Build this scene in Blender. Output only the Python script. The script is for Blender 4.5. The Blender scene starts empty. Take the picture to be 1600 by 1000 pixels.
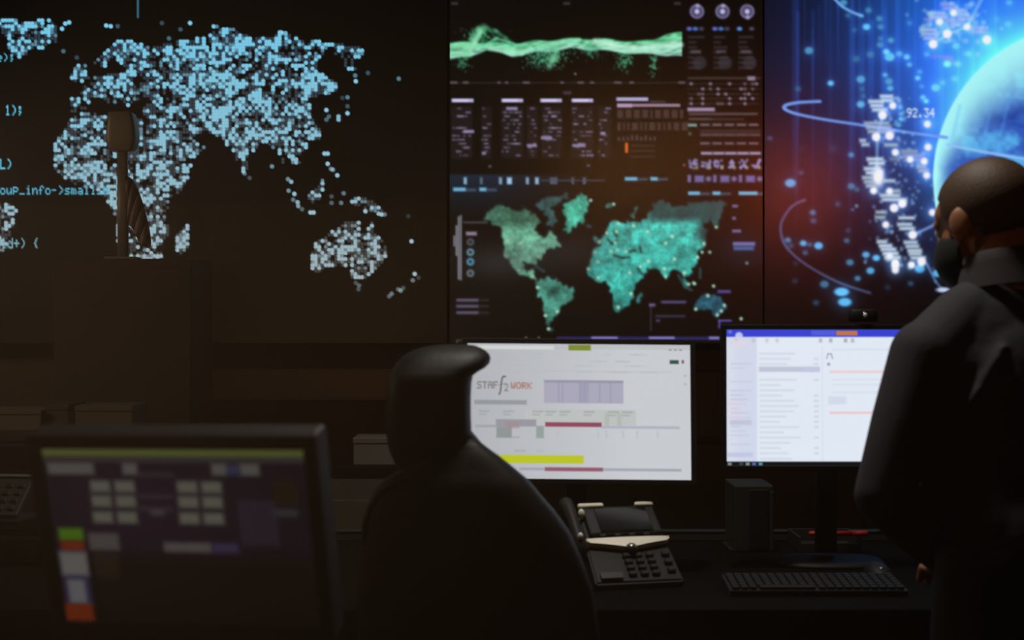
import bpy, bmesh, math, random
import numpy as np
from mathutils import Vector, Matrix

# ------------------------------------------------------------------ camera, world, lights, exposure
scene = bpy.context.scene
COL = scene.collection
F = 1600 * 50 / 36.0          # focal length in pixels of the 1600 px wide frame
CZ = 1.33                     # camera height

cam_data = bpy.data.cameras.new('camera')
cam_data.lens = 50
cam_data.sensor_width = 36
cam_data.clip_start = 0.05
cam_data.dof.use_dof = True
cam_data.dof.focus_distance = 4.8
cam_data.dof.aperture_fstop = 4.0
cam = bpy.data.objects.new('camera', cam_data)
cam.location = (0, 0, CZ)
cam.rotation_euler = (math.pi / 2, 0, 0)
COL.objects.link(cam)
scene.camera = cam

world = bpy.data.worlds.new('world')
scene.world = world
world.use_nodes = True
world.node_tree.nodes['Background'].inputs[0].default_value = (1.0, 0.72, 0.5, 1)
world.node_tree.nodes['Background'].inputs[1].default_value = 0.0


def lamp(name, loc, energy, color, radius):
    l = bpy.data.lights.new(name, 'POINT')
    l.energy = energy
    l.color = color
    l.shadow_soft_size = radius
    o = bpy.data.objects.new(name, l)
    o.location = loc
    COL.objects.link(o)
    return o


# unseen amber and red spots added to mirror as glows in the video wall
def spot(name, loc, aim, energy, color, radius, half, blend):
    l = bpy.data.lights.new(name, 'SPOT')
    l.energy = energy
    l.color = color
    l.shadow_soft_size = radius
    l.spot_size = math.radians(2 * half)
    l.spot_blend = blend
    o = bpy.data.objects.new(name, l)
    o.location = loc
    o.rotation_euler = (Vector(aim) - Vector(loc)).to_track_quat('-Z', 'Y').to_euler()
    COL.objects.link(o)
    return o


spot('amber_glow_spot', (1.22, -2.75, 3.05), (0.50, 5.5, 2.07), 76, (1.0, 0.38, 0.09), 0.80, 12, 0.7)  # added without a fixture, for the orange glow on the middle display
spot('red_glow_spot', (2.45, -1.10, 2.44), (1.18, 5.5, 1.85), 56, (1.0, 0.12, 0.05), 0.30, 10, 0.8)  # added without a fixture, for the red glow on the right display
lamp('warm_side_fill', (-3.35, 3.5, 2.1), 24, (1.0, 0.76, 0.52), 0.20)  # invented light out of view, brightens the cabinet fronts from the left
# unseen spot added to warm the wall mirrored as a veil in the glass
spot('veil_spot', (-2.6, -1.6, 2.4), (-0.9, -4.2, 0.9), 172, (1.0, 0.70, 0.46), 0.15, 38, 1.0)
spot('desk_downlight', (0.25, 3.0, 3.2), (0.25, 3.0, 0), 120, (1.0, 0.93, 0.82), 0.12, 47, 0.5)

vs = scene.view_settings
vs.view_transform = 'Standard'
vs.look = 'None'
vs.exposure = 0
vs.gamma = 1
vs.use_curve_mapping = False


# ------------------------------------------------------------------ helpers
def P(x, y, Y):
    """a point of the room at distance Y seen at frame pixel x, y"""
    return Vector(((x - 800) / F * Y, Y, CZ - (y - 500) / F * Y))


def s2l(c):
    c = np.clip(np.asarray(c, float), 0, 255) / 255.0
    return np.where(c <= 0.04045, c / 12.92, ((c + 0.055) / 1.055) ** 2.4)


def mat(name, srgb, rough=0.6, metal=0.0, spec=0.4, noise=0.15, scale=30, bump=0.0, coat=0.0):
    m = bpy.data.materials.new(name)
    m.use_nodes = True
    nt = m.node_tree
    b = nt.nodes['Principled BSDF']
    c = s2l(srgb)
    tc = nt.nodes.new('ShaderNodeTexCoord')
    nz = nt.nodes.new('ShaderNodeTexNoise')
    nz.inputs['Scale'].default_value = scale
    nz.inputs['Detail'].default_value = 3
    nt.links.new(tc.outputs['Object'], nz.inputs['Vector'])
    mx = nt.nodes.new('ShaderNodeMix')
    mx.data_type = 'RGBA'
    mx.inputs['A'].default_value = (*(c * (1 - noise)), 1)
    mx.inputs['B'].default_value = (*np.minimum(c * (1 + noise), 1), 1)
    nt.links.new(nz.outputs['Fac'], mx.inputs['Factor'])
    nt.links.new(mx.outputs['Result'], b.inputs['Base Color'])
    b.inputs['Roughness'].default_value = rough
    b.inputs['Metallic'].default_value = metal
    b.inputs['Specular IOR Level'].default_value = spec
    b.inputs['Coat Weight'].default_value = coat
    if bump:
        bp = nt.nodes.new('ShaderNodeBump')
        bp.inputs['Strength'].default_value = bump
        bp.inputs['Distance'].default_value = 0.002
        nt.links.new(nz.outputs['Fac'], bp.inputs['Height'])
        nt.links.new(bp.outputs['Normal'], b.inputs['Normal'])
    return m


def screen_mat(name, rough, spec, sampling='NONE', strength=1.0):
    """a lit panel: the picture is a per-vertex colour, the face a glossy sheet"""
    m = bpy.data.materials.new(name)
    m.use_nodes = True
    nt = m.node_tree
    b = nt.nodes['Principled BSDF']
    at = nt.nodes.new('ShaderNodeAttribute')
    at.attribute_name = 'picture'
    b.inputs['Base Color'].default_value = (0.004, 0.004, 0.004, 1)
    b.inputs['Roughness'].default_value = rough
    b.inputs['Specular IOR Level'].default_value = spec
    nt.links.new(at.outputs['Color'], b.inputs['Emission Color'])
    b.inputs['Emission Strength'].default_value = strength
    m.cycles.emission_sampling = sampling
    return m


M = {}
M['wall'] = mat('wall_paint', (80, 70, 60), 0.85, noise=0.08, scale=6)
M['wall_front'] = mat('beige_wall_paint', (190, 176, 158), 0.85, noise=0.04, scale=3)
M['ceiling'] = mat('ceiling_paint', (46, 42, 40), 0.9)
M['floor'] = mat('carpet', (30, 27, 26), 0.95, scale=200, bump=0.4)
M['bezel'] = mat('bezel_plastic', (12, 12, 13), 0.6, spec=0.25)
M['casing'] = mat('casing_plastic', (13, 13, 14), 0.6, spec=0.25)
M['leather'] = mat('black_leather', (13, 12, 11), 0.55, scale=90, bump=0.25, spec=0.25)
M['leather2'] = mat('black_leather_panel', (15, 14, 13), 0.5, scale=90, bump=0.25)
M['trim'] = mat('polished_trim', (120, 118, 112), 0.25, metal=0.9)
M['wood'] = mat('dark_laminate', (60, 53, 46), 0.7, scale=12)
M['desk'] = mat('desk_laminate', (7, 7, 6), 0.85, scale=14, spec=0.03)
M['rail'] = mat('desk_rail', (30, 30, 27), 0.6)
M['grey'] = mat('grey_metal', (30, 30, 27), 0.55, noise=0.06)
M['grey2'] = mat('grey_card', (124, 114, 102), 0.7, noise=0.06)
M['grey3'] = mat('grey_panel', (205, 194, 186), 0.7, noise=0.05)
M['grey4'] = mat('grey_board', (92, 86, 78), 0.7, noise=0.05)
M['silver'] = mat('satin_silver', (244, 238, 220), 0.4, metal=0.1, noise=0.04)
M['phone'] = mat('phone_plastic', (14, 15, 14), 0.55, spec=0.25)
M['key'] = mat('key_plastic', (17, 17, 16), 0.6, spec=0.25)
M['darkglass'] = mat('dark_glass', (10, 11, 11), 0.15, spec=0.6)
M['red'] = mat('red_plastic', (170, 28, 26), 0.5)
M['skin'] = mat('skin', (150, 98, 66), 0.55, noise=0.07, scale=60)
M['hair'] = mat('cropped_hair', (74, 52, 34), 0.6, noise=0.35, scale=260, bump=0.6)
M['shirt'] = mat('shirt_cloth', (46, 44, 52), 0.85, scale=120, bump=0.2)
M['collar'] = mat('collar_cloth', (52, 46, 46), 0.85, scale=120, bump=0.2)
M['trousers'] = mat('trouser_cloth', (26, 27, 34), 0.9)
M['shoe'] = mat('shoe_leather', (18, 17, 16), 0.5)
M['mask'] = mat('mask_cloth', (17, 17, 18), 0.9)
M['eye'] = mat('eye_white', (210, 205, 196), 0.3)
M['stripe'] = mat('stripe_light', (158, 138, 122), 0.6)
M['stripe2'] = mat('stripe_dark', (50, 44, 40), 0.6)
M['post'] = mat('post_metal', (150, 138, 122), 0.45, metal=0.2)
M['wallscreen'] = screen_mat('wall_screen', 0.205, 0.5)
M['monitor_face'] = screen_mat('monitor_screen', 0.5, 0.3, 'AUTO')
M['touch_face'] = screen_mat('touch_screen', 0.5, 0.3)


def link(o, parent=None):
    COL.objects.link(o)
    if parent is not None:
        o.parent = parent
    return o


def tag(o, label=None, cat=None, group=None, kind=None):
    for k, v in (('label', label), ('category', cat), ('group', group), ('kind', kind)):
        if v:
            o[k] = v
    return o


def empty(name, loc, label, cat, rotz=0.0, group=None):
    o = bpy.data.objects.new(name, None)
    o.location = loc
    o.rotation_euler = (0, 0, rotz)
    o.empty_display_size = 0.05
    COL.objects.link(o)
    return tag(o, label, cat, group)


def mesh_obj(name, bm, m, parent=None, smooth=False):
    me = bpy.data.meshes.new(name)
    bmesh.ops.recalc_face_normals(bm, faces=bm.faces[:])
    bm.to_mesh(me)
    bm.free()
    if smooth:
        me.polygons.foreach_set('use_smooth', [True] * len(me.polygons))
    me.materials.append(M[m] if isinstance(m, str) else m)
    return link(bpy.data.objects.new(name, me), parent)


def box_bm(bm, c, s, mtx=None, bevel=0.0, seg=2):
    r = bmesh.ops.create_cube(bm, size=1.0)
    vv = r['verts']
    for v in vv:
        v.co = Vector((v.co.x * s[0], v.co.y * s[1], v.co.z * s[2]))
    if bevel > 0:
        es = list({e for v in vv for e in v.link_edges})
        rb = bmesh.ops.bevel(bm, geom=es, offset=bevel, segments=seg, affect='EDGES', profile=0.5)
        vv = list({v for f in rb['faces'] for v in f.verts} | {v for v in vv if v.is_valid})
    for v in vv:
        co = v.co + Vector(c)
        v.co = mtx @ co if mtx is not None else co
    return vv


def box(name, c, s, m, parent=None, bevel=0.004, mtx=None, seg=2):
    bm = bmesh.new()
    box_bm(bm, c, s, mtx, min(bevel, 0.45 * min(s)), seg)
    return mesh_obj(name, bm, m, parent)


def tube_bm(bm, pts, rad, n=10, cap=True):
    pts = [Vector(p) for p in pts]
    rads = rad if isinstance(rad, (list, tuple)) else [rad] * len(pts)
    rings = []
    ref = None
    for i, p in enumerate(pts):
        d = (pts[min(i + 1, len(pts) - 1)] - pts[max(i - 1, 0)]).normalized()
        if ref is None:
            ref = Vector((0, 0, 1)) if abs(d.z) < 0.9 else Vector((1, 0, 0))
        u = (ref - d * ref.dot(d)).normalized()
        w = d.cross(u)
        ref = u
        rings.append([bm.verts.new(p + (u * math.cos(2 * math.pi * k / n) + w * math.sin(2 * math.pi * k / n)) * rads[i]) for k in range(n)])
    for a, b in zip(rings, rings[1:]):
        for k in range(n):
            bm.faces.new((a[k], a[(k + 1) % n], b[(k + 1) % n], b[k]))
    if cap:
        bm.faces.new(rings[0][::-1])
        bm.faces.new(rings[-1])


def tube(name, pts, rad, m, parent=None, n=10):
    bm = bmesh.new()
    tube_bm(bm, pts, rad, n)
    return mesh_obj(name, bm, m, parent, True)


def loft(name, secs, m, parent=None, n=40, power=2.6):
    """secs: list of (z, cx, cy, hx, hy); rounded superellipse sections, closed ends"""
    bm = bmesh.new()
    rings = []
    for z, cx, cy, hx, hy in secs:
        r = []
        for k in range(n):
            t = 2 * math.pi * k / n
            c, s = math.cos(t), math.sin(t)
            r.append(bm.verts.new((cx + hx * math.copysign(abs(c) ** (2 / power), c),
                                   cy + hy * math.copysign(abs(s) ** (2 / power), s), z)))
        rings.append(r)
    for a, b in zip(rings, rings[1:]):
        for k in range(n):
            bm.faces.new((a[k], a[(k + 1) % n], b[(k + 1) % n], b[k]))
    bm.faces.new(rings[0])
    bm.faces.new(rings[-1][::-1])
    return mesh_obj(name, bm, m, parent, True)


def ellipsoid_bm(bm, c, r, rot=None, u=24, v=16):
    q = bmesh.ops.create_uvsphere(bm, u_segments=u, v_segments=v, radius=1.0)
    for w in q['verts']:
        co = Vector((w.co.x * r[0], w.co.y * r[1], w.co.z * r[2]))
        if rot is not None:
            co = rot @ co
        w.co = co + Vector(c)
    return q['verts']


# ------------------------------------------------------------------ screen pictures (drawn as per-vertex colours)
rng = np.random.default_rng(7)


class Canvas:
    def __init__(s, x0, y0, x1, y1, step, bg):
        s.x0, s.y0, s.x1, s.y1 = x0, y0, x1, y1
        s.nx = int(round((x1 - x0) / step)) + 1
        s.ny = int(round((y1 - y0) / step)) + 1
        s.xs = np.linspace(x0, x1, s.nx)
        s.ys = np.linspace(y0, y1, s.ny)
        s.step = step
        s.X, s.Y = np.meshgrid(s.xs, s.ys)
        s.img = np.zeros((s.ny, s.nx, 3)) + np.asarray(bg, float)

    def win(s, xa, ya, xb, yb):
        i0, i1 = np.searchsorted(s.xs, [xa, xb])
        j0, j1 = np.searchsorted(s.ys, [ya, yb])
        return slice(j0, j1), slice(i0, i1)

    def over(s, w, a, col):
        a = np.clip(a, 0, 1)[..., None]
        s.img[w] = s.img[w] * (1 - a) + np.asarray(col, float) * a

    def lit(s, w, a, col):
        a = np.clip(a, 0, 1)[..., None]
        s.img[w] += a * np.maximum(np.asarray(col, float) - s.img[w], 0)

    def add(s, w, a, col):
        s.img[w] += a[..., None] * np.asarray(col, float)

    def rect(s, xa, ya, xb, yb, col, a=1.0, soft=1.0, lit=False):
        w = s.win(xa - soft, ya - soft, xb + soft, yb + soft)
        X, Y = s.X[w], s.Y[w]
        d = np.minimum(np.minimum(X - xa, xb - X), np.minimum(Y - ya, yb - Y))
        (s.lit if lit else s.over)(w, a * np.clip(d / soft + 0.5, 0, 1), col)

    def disc(s, x, y, r, col, a=1.0, soft=1.2, ry=None, lit=False):
        ry = ry or r
        w = s.win(x - r - soft, y - ry - soft, x + r + soft, y + ry + soft)
        d = (1 - np.hypot((s.X[w] - x) / r, (s.Y[w] - y) / ry)) * min(r, ry)
        (s.lit if lit else s.over)(w, a * np.clip(d / soft + 0.5, 0, 1), col)

    def glow(s, x, y, r, col, a=1.0, ry=None):
        ry = ry or r
        w = s.win(x - 3 * r, y - 3 * ry, x + 3 * r, y + 3 * ry)
        s.add(w, a * np.exp(-((s.X[w] - x) / r) ** 2 - ((s.Y[w] - y) / ry) ** 2), col)

    def line(s, pts, wd, col, a=1.0, soft=1.0):
        for (xa, ya), (xb, yb) in zip(pts, pts[1:]):
            m = wd + soft + 1
            w = s.win(min(xa, xb) - m, min(ya, yb) - m, max(xa, xb) + m, max(ya, yb) + m)
            X, Y = s.X[w], s.Y[w]
            L = max((xb - xa) ** 2 + (yb - ya) ** 2, 1e-6)
            t = np.clip(((X - xa) * (xb - xa) + (Y - ya) * (yb - ya)) / L, 0, 1)
            d = np.hypot(X - xa - t * (xb - xa), Y - ya - t * (yb - ya))
            s.over(w, a * np.clip((wd / 2 - d) / soft + 0.5, 0, 1), col)

    def text(s, x, y, t, h, adv, col, a=1.0):
        for i, ch in enumerate(t):
            g = FONT.get(ch)
            if g is None:
                continue
            px, py = adv * 0.8 / 5.0, h / 7.0
            for r, row in enumerate(g):
                for c in range(5):
                    if row >> (4 - c) & 1:
                        cx, cy = x + i * adv + (c + 0.5) * px, y + (r + 0.5) * py
                        s.rect(cx - px * 0.62, cy - py * 0.62, cx + px * 0.62, cy + py * 0.62, col, a, 1.2)

    def blur(s, n):
        for _ in range(n):
            for ax in (0, 1):
                p = np.pad(s.img, [(1, 1) if k == ax else (0, 0) for k in range(3)], mode='edge')
                a = [slice(None)] * 3
                b = [slice(None)] * 3
                a[ax], b[ax] = slice(0, -2), slice(2, None)
                s.img = 0.25 * p[tuple(a)] + 0.5 * s.img + 0.25 * p[tuple(b)]

    def tile(s, name, m, place, xa, ya, xb, yb, parent=None):
        """mesh of the part of the picture between the given corners; place(px, py) -> room coordinates"""
        i0, i1 = [int(np.argmin(abs(s.xs - v))) for v in (xa, xb)]
        j0, j1 = [int(np.argmin(abs(s.ys - v))) for v in (ya, yb)]
        X, Y = s.X[j0:j1 + 1, i0:i1 + 1], s.Y[j0:j1 + 1, i0:i1 + 1]
        C = s2l(s.img[j0:j1 + 1, i0:i1 + 1])
        co = place(X, Y)
        ny, nx = X.shape
        idx = np.arange(nx * ny).reshape(ny, nx)
        q = np.stack([idx[:-1, :-1], idx[1:, :-1], idx[1:, 1:], idx[:-1, 1:]], -1).reshape(-1, 4)
        me = bpy.data.meshes.new(name)
        me.vertices.add(nx * ny)
        me.vertices.foreach_set('co', np.ascontiguousarray(co.reshape(-1, 3), np.float32).ravel())
        me.loops.add(q.size)
        me.loops.foreach_set('vertex_index', q.ravel().astype(np.int32))
        me.polygons.add(len(q))
        me.polygons.foreach_set('loop_start', np.arange(0, q.size, 4, dtype=np.int32))
        me.update(calc_edges=True)
        at = me.color_attributes.new('picture', 'FLOAT_COLOR', 'POINT')
        rgba = np.ones((nx * ny, 4), np.float32)
        rgba[:, :3] = C.reshape(-1, 3)
        at.data.foreach_set('color', rgba.ravel())
        me.materials.append(M[m])
        return link(bpy.data.objects.new(name, me), parent)


FONT = {k: [int(r, 2) for r in v.split()] for k, v in {
    'r': '00000 00000 10110 11001 10000 10000 10000', 'o': '00000 00000 01110 10001 10001 10001 01110',
    'u': '00000 00000 10001 10001 10001 10011 01101', 'p': '00000 11110 10001 10001 11110 10000 10000',
    '_': '00000 00000 00000 00000 00000 00000 11111', 'i': '00100 00000 01100 00100 00100 00100 01110',
    'n': '00000 00000 10110 11001 10001 10001 10001', 'f': '00110 01001 01000 11100 01000 01000 01000',
    '-': '00000 00000 00000 11110 00000 00000 00000', '>': '01000 00100 00010 00001 00010 00100 01000',
    's': '00000 00000 01111 10000 01110 00001 11110', 'm': '00000 00000 11010 10101 10101 10101 10101',
    'a': '00000 00000 01110 00001 01111 10001 01111', 'l': '01100 00100 00100 00100 00100 00100 01110',
    'b': '10000 10000 10110 11001 10001 10001 11110', 'g': '00000 01111 10001 10001 01111 00001 01110',
    'd': '00001 00001 01101 10011 10001 10001 01111', 'e': '00000 00000 01110 10001 11111 10000 01110',
    ')': '01000 00100 00010 00010 00010 00100 01000', '(': '00010 00100 01000 01000 01000 00100 00010',
    '{': '00010 00100 00100 01000 00100 00100 00010', ';': '00000 01100 01100 00000 01100 00100 01000',
    '+': '00000 00100 00100 11111 00100 00100 00000', 'L': '10000 10000 10000 10000 10000 10000 11111',
    '1': '00100 01100 00100 00100 00100 00100 01110', '9': '01110 10001 10001 01111 00001 00010 01100',
    '2': '01110 10001 00001 00010 00100 01000 11111', '.': '00000 00000 00000 00000 00000 01100 01100',
    '3': '11111 00010 00100 00010 00001 10001 01110', '4': '00010 00110 01010 10010 11111 00010 00010',
    'S': '01111 10000 10000 01110 00001 00001 11110', 'T': '11111 00100 00100 00100 00100 00100 00100',
    'A': '01110 10001 10001 11111 10001 10001 10001', 'F': '11111 10000 10000 11110 10000 10000 10000',
    'W': '10001 10001 10001 10101 10101 10101 01010', 'O': '01110 10001 10001 10001 10001 10001 01110',
    'R': '11110 10001 10001 11110 10100 10010 10001', 'K': '10001 10010 10100 11000 10100 10010 10001',
}.items()}


def inside(poly, X, Y):
    r = np.zeros(np.shape(X), bool)
    n = len(poly)
    for i in range(n):
        (xa, ya), (xb, yb) = poly[i], poly[(i + 1) % n]
        if ya == yb:
            continue
        c = ((ya > Y) != (yb > Y)) & (X < (xb - xa) * (Y - ya) / (yb - ya) + xa)
        r ^= c
    return r


def vnoise(X, Y, cell, seed):
    g = np.random.default_rng(seed).random((256, 256))
    x, y = X / cell + 40, Y / cell + 40
    i, j = np.floor(x).astype(int), np.floor(y).astype(int)
    fx, fy = x - i, y - j
    fx, fy = fx * fx * (3 - 2 * fx), fy * fy * (3 - 2 * fy)
    G = lambda a, b: g[b % 256, a % 256]
    return (G(i, j) * (1 - fx) + G(i + 1, j) * fx) * (1 - fy) + (G(i, j + 1) * (1 - fx) + G(i + 1, j + 1) * fx) * fy


# ---- left wall display: dotted world map and program code
LX0, LX1, LY0, LY1 = -150, 699, -150, 537
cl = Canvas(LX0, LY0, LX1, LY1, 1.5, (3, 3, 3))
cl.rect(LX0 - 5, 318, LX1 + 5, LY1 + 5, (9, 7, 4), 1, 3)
MAP_L = [
    [(-60, 20), (0, 28), (30, 32), (55, 33), (75, 26), (88, 40), (87, 68), (65, 75), (42, 85), (34, 90), (22, 88), (12, 80), (10, 60), (0, 48), (-60, 40)],
    # scandinavia and russia down to india and china
    [(146, 100), (165, 80), (178, 66), (192, 61), (215, 67), (235, 76), (262, 68), (285, 63), (300, 64), (310, 57), (330, 55), (334, 38), (346, 38),
     (352, 44), (364, 45), (375, 54), (398, 57), (428, 58), (437, 50), (452, 50), (462, 60), (478, 62), (495, 62), (508, 68), (530, 67), (555, 70),
     (567, 76), (566, 88), (552, 90), (556, 110), (541, 112), (537, 90), (520, 82), (505, 84), (495, 92), (496, 110), (506, 118), (523, 126), (528, 140),
     (516, 146), (505, 158), (494, 160), (488, 150), (484, 172), (490, 190), (499, 198), (500, 215), (495, 222), (486, 214), (480, 226), (476, 238),
     (460, 244), (470, 254), (474, 262), (462, 262), (452, 246), (444, 250), (448, 268), (441, 262), (438, 244), (426, 232), (414, 222), (404, 226), (396, 238), (388, 246), (386, 262), (383, 276),
     (376, 262), (366, 244), (360, 230), (346, 222), (334, 208), (320, 205), (302, 212), (312, 222), (322, 232), (306, 244), (280, 252), (268, 246), (256, 226),
     (246, 204), (222, 176), (222, 166), (240, 160), (228, 150), (212, 156), (200, 165), (192, 160), (186, 150), (178, 165), (168, 160), (158, 150), (146, 152), (138, 160), (136, 172), (112, 174),
     (108, 152), (126, 150), (130, 138), (142, 128), (152, 118), (176, 116), (196, 116), (198, 108), (188, 100), (180, 86), (168, 98), (160, 108), (152, 104)],
    [(110, 122), (114, 110), (122, 100), (136, 101), (140, 122), (130, 128), (118, 130)],
    # africa
    [(116, 180), (140, 176), (164, 180), (190, 186), (215, 184), (236, 196), (250, 208), (256, 226), (268, 246), (282, 256), (298, 258), (297, 272),
     (286, 294), (275, 305), (262, 325), (259, 345), (267, 358), (266, 368), (256, 376), (254, 396), (246, 412), (230, 425), (204, 425), (194, 404), (186, 390),
     (184, 372), (180, 345), (176, 330), (168, 318), (162, 306), (148, 298), (128, 294), (112, 284), (98, 278), (89, 268), (83, 256), (82, 235), (88, 222), (98, 206), (106, 192)],
    [(275, 366), (290, 350), (298, 350), (294, 385), (286, 397), (276, 395)],
    [(485, 424), (488, 398), (490, 378), (505, 372), (515, 362), (530, 357), (540, 346), (561, 346), (566, 364), (574, 366), (578, 345), (585, 346), (587, 364),
     (598, 378), (606, 392), (598, 412), (586, 420), (578, 432), (562, 436), (548, 434), (546, 418), (530, 414), (508, 418), (496, 426)],
    [(482, 312), (484, 300), (496, 292), (503, 279), (508, 282), (503, 300), (500, 312), (490, 316)],
    [(548, 318), (556, 306), (566, 306), (584, 316), (594, 326), (602, 336), (594, 340), (584, 328), (570, 326), (560, 322)],
    [(-70, 290), (-10, 318), (14, 319), (26, 328), (22, 350), (16, 366), (10, 388), (0, 398), (-20, 430), (-45, 425), (-70, 400)],
]
px, py = 5.15, 4.72
gx, gy = np.meshgrid(np.arange(-145, 690, px), np.arange(-20, 480, py))
land = np.zeros(gx.shape, bool)
for p in MAP_L:
    land |= inside(p, gx, gy)
bright = vnoise(gx, gy, 13, 3) * 0.5 + rng.random(gx.shape) * 0.58
for j in range(gx.shape[0]):
    for i in range(gx.shape[1]):
        if not land[j, i]:
            continue
        x, y, b = gx[j, i], gy[j, i], bright[j, i]
        t = min(max((y - 60) / 350, 0), 1)
        hi = np.array([122, 206, 238]) * (1 - t) + np.array([158, 182, 190]) * t
        mid = np.array([62, 84, 102]) * (1 - t) + np.array([84, 84, 84]) * t
        if b > 0.66:
            cl.disc(x, y, 3.3, hi, 1, 1.3)
        elif b > 0.58:
            cl.disc(x, y, 2.9, mid * 0.45 + hi * 0.55, 0.9, 1.4)
        elif b > 0.34:
            cl.disc(x, y, 2.5, mid, 0.75, 1.6)
for x, y, v in [(97, 45, 1), (102, 37, 1), (108, 35, 1), (99, 80, .5), (120, 90, .35), (166, 40, 1), (173, 41, 1), (184, 41, .4), (297, 36, 1), (282, 46, .4), (253, 36, .35),
                (264, 60, .5), (440, 51, 1), (446, 52, .8), (555, 118, .6), (556, 127, 1), (575, 114, .4), (623, 123, .6), (543, 152, .6), (535, 153, .3), (543, 166, .4), (543, 177, 1),
                (529, 182, .9), (529, 187, .9), (510, 172, 1), (514, 182, .5), (510, 187, .5), (507, 240, 1), (512, 240, 1), (512, 256, 1), (520, 265, .8), (527, 274, 1), (517, 264, .6),
                (425, 260, .7), (390, 278, .4), (382, 271, .6), (450, 280, .7), (455, 284, .9), (451, 298, .7), (460, 303, 1), (458, 312, .6), (465, 316, .9), (466, 322, .8), (472, 327, .5), (485, 332, 1), (490, 332, 1),
                (518, 307, .4), (518, 317, .5), (533, 317, .6), (537, 302, .6), (571, 330, 1), (580, 328, .5), (596, 335, 1), (601, 335, .6), (643, 377, 1.1), (648, 428, 1), (654, 434, .3), (645, 438, .6),
                (630, 450, .4), (626, 454, .7), (622, 452, .5), (612, 459, .6), (608, 463, .5), (556, 442, .4), (561, 446, .5), (560, 452, .4), (638, 338, .25)]:
    t = min(max((y - 60) / 350, 0), 1)
    hi = np.array([130, 212, 242]) * (1 - t) + np.array([165, 188, 196]) * t
    cl.disc(x, y, 3.5, hi, min(v, 1), 1.4)
CY = (84, 190, 222)
cl.text(-5, 83, 'e);', 13, 10, CY)
cl.text(8, 164, '1);', 16, 10, (96, 200, 228))
cl.text(0, 248, 'L)', 16, 10.5, (96, 200, 228))
cl.text(-10, 290, 'group_info->small_b'[1:], 14, 10.1, (86, 176, 204))
cl.text(-8, 372, 'gid+) {', 16, 10, (120, 170, 186))
cl.line([(215.5, -30), (215.5, 27)], 3.0, (50, 110, 132), 1, 1.5)

WALL_Y = 5.50


def wall_place(Y):
    def f(X, Yp):
        return np.stack([(X - 800) / F * Y, np.full_like(X, Y), CZ - (Yp - 500) / F * Y], -1)
    return f


def display(name, label, canvas, tiles, x0, y0, x1, y1):
    a, b = P(x0, y0, WALL_Y), P(x1, y1, WALL_Y)
    cx, cz, w, h = (a.x + b.x) / 2, (a.z + b.z) / 2, b.x - a.x, a.z - b.z
    root = empty(name, (cx, WALL_Y + 0.08, b.z), label, 'video wall')
    inv = Vector(root.location)
    box('casing', (0, -0.03, h / 2), (w, 0.09, h), 'casing', root, 0.004)
    bm = bmesh.new()
    t = 0.002
    for c, s in (((0, -0.078, h - t / 2), (w, 0.012, t)), ((0, -0.078, t / 2), (w, 0.012, t)),
                 ((-w / 2 + t / 2, -0.078, h / 2), (t, 0.012, h)), ((w / 2 - t / 2, -0.078, h / 2), (t, 0.012, h))):
        box_bm(bm, c, s)
    mesh_obj('bezel', bm, 'bezel', root)
    pl = wall_place(WALL_Y)
    for nm, xa, ya, xb, yb in tiles:
        canvas.tile(nm, 'wallscreen', lambda X, Y: pl(X, Y) - np.array([inv.x, inv.y, inv.z]), xa, ya, xb, yb, root)
    return root


# ---- the room
RX0, RX1, RY0, RY1, H = -3.6, 2.7, -4.2, 5.66, 3.25


def slab(name, c, s, m):
    return tag(box(name, c, s, m, None, 0.0), kind='structure')


slab('floor', ((RX0 + RX1) / 2, (RY0 + RY1) / 2, -0.05), (RX1 - RX0 + 0.4, RY1 - RY0 + 0.4, 0.1), 'floor')
slab('ceiling', ((RX0 + RX1) / 2, (RY0 + RY1) / 2, H + 0.05), (RX1 - RX0 + 0.4, RY1 - RY0 + 0.4, 0.1), 'ceiling')
slab('wall_back', ((RX0 + RX1) / 2, RY1 + 0.05, H / 2), (RX1 - RX0 + 0.4, 0.1, H), 'wall')
slab('wall_front', ((RX0 + RX1) / 2, RY0 - 0.05, H / 2), (RX1 - RX0 + 0.4, 0.1, H), 'wall_front')
slab('wall_left', (RX0 - 0.05, (RY0 + RY1) / 2, H / 2), (0.1, RY1 - RY0, H), 'wall')
slab('wall_right', (RX1 + 0.05, (RY0 + RY1) / 2, H / 2), (0.1, RY1 - RY0, H), 'wall')
for k, (yc, hh) in enumerate(((573, 10), (687, 8))):
    a = P(1130, yc, 5.64)
    slab('trim_%d' % (k + 1), (a.x, 5.645, a.z), (1.1, 0.03, hh / F * 5.64), 'grey')
slab('baseboard_back', ((RX0 + RX1) / 2, RY1 - 0.01, 0.05), (RX1 - RX0, 0.02, 0.1), 'wood')

# glass partition between the photographer and the control room, wall to wall
gm = bpy.data.materials.new('clear_glass')
gm.use_nodes = True
nt = gm.node_tree
nt.nodes.remove(nt.nodes['Principled BSDF'])
fr_, tb, gb, mx_ = [nt.nodes.new(k) for k in ('ShaderNodeFresnel', 'ShaderNodeBsdfTransparent', 'ShaderNodeBsdfGlossy', 'ShaderNodeMixShader')]
fr_.inputs['IOR'].default_value = 1.5
gb.inputs['Roughness'].default_value = 0.03
nt.links.new(fr_.outputs[0], mx_.inputs[0])
nt.links.new(tb.outputs[0], mx_.inputs[1])
nt.links.new(gb.outputs[0], mx_.inputs[2])
nt.links.new(mx_.outputs[0], nt.nodes['Material Output'].inputs['Surface'])
M['glass'] = gm
GYP = 0.62
part = bpy.data.objects.new('window_1', None)
part.location = (0, GYP, 0)
COL.objects.link(part)
tag(part, kind='structure')
edges = [RX0, -1.25, 1.05, RX1]
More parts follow.
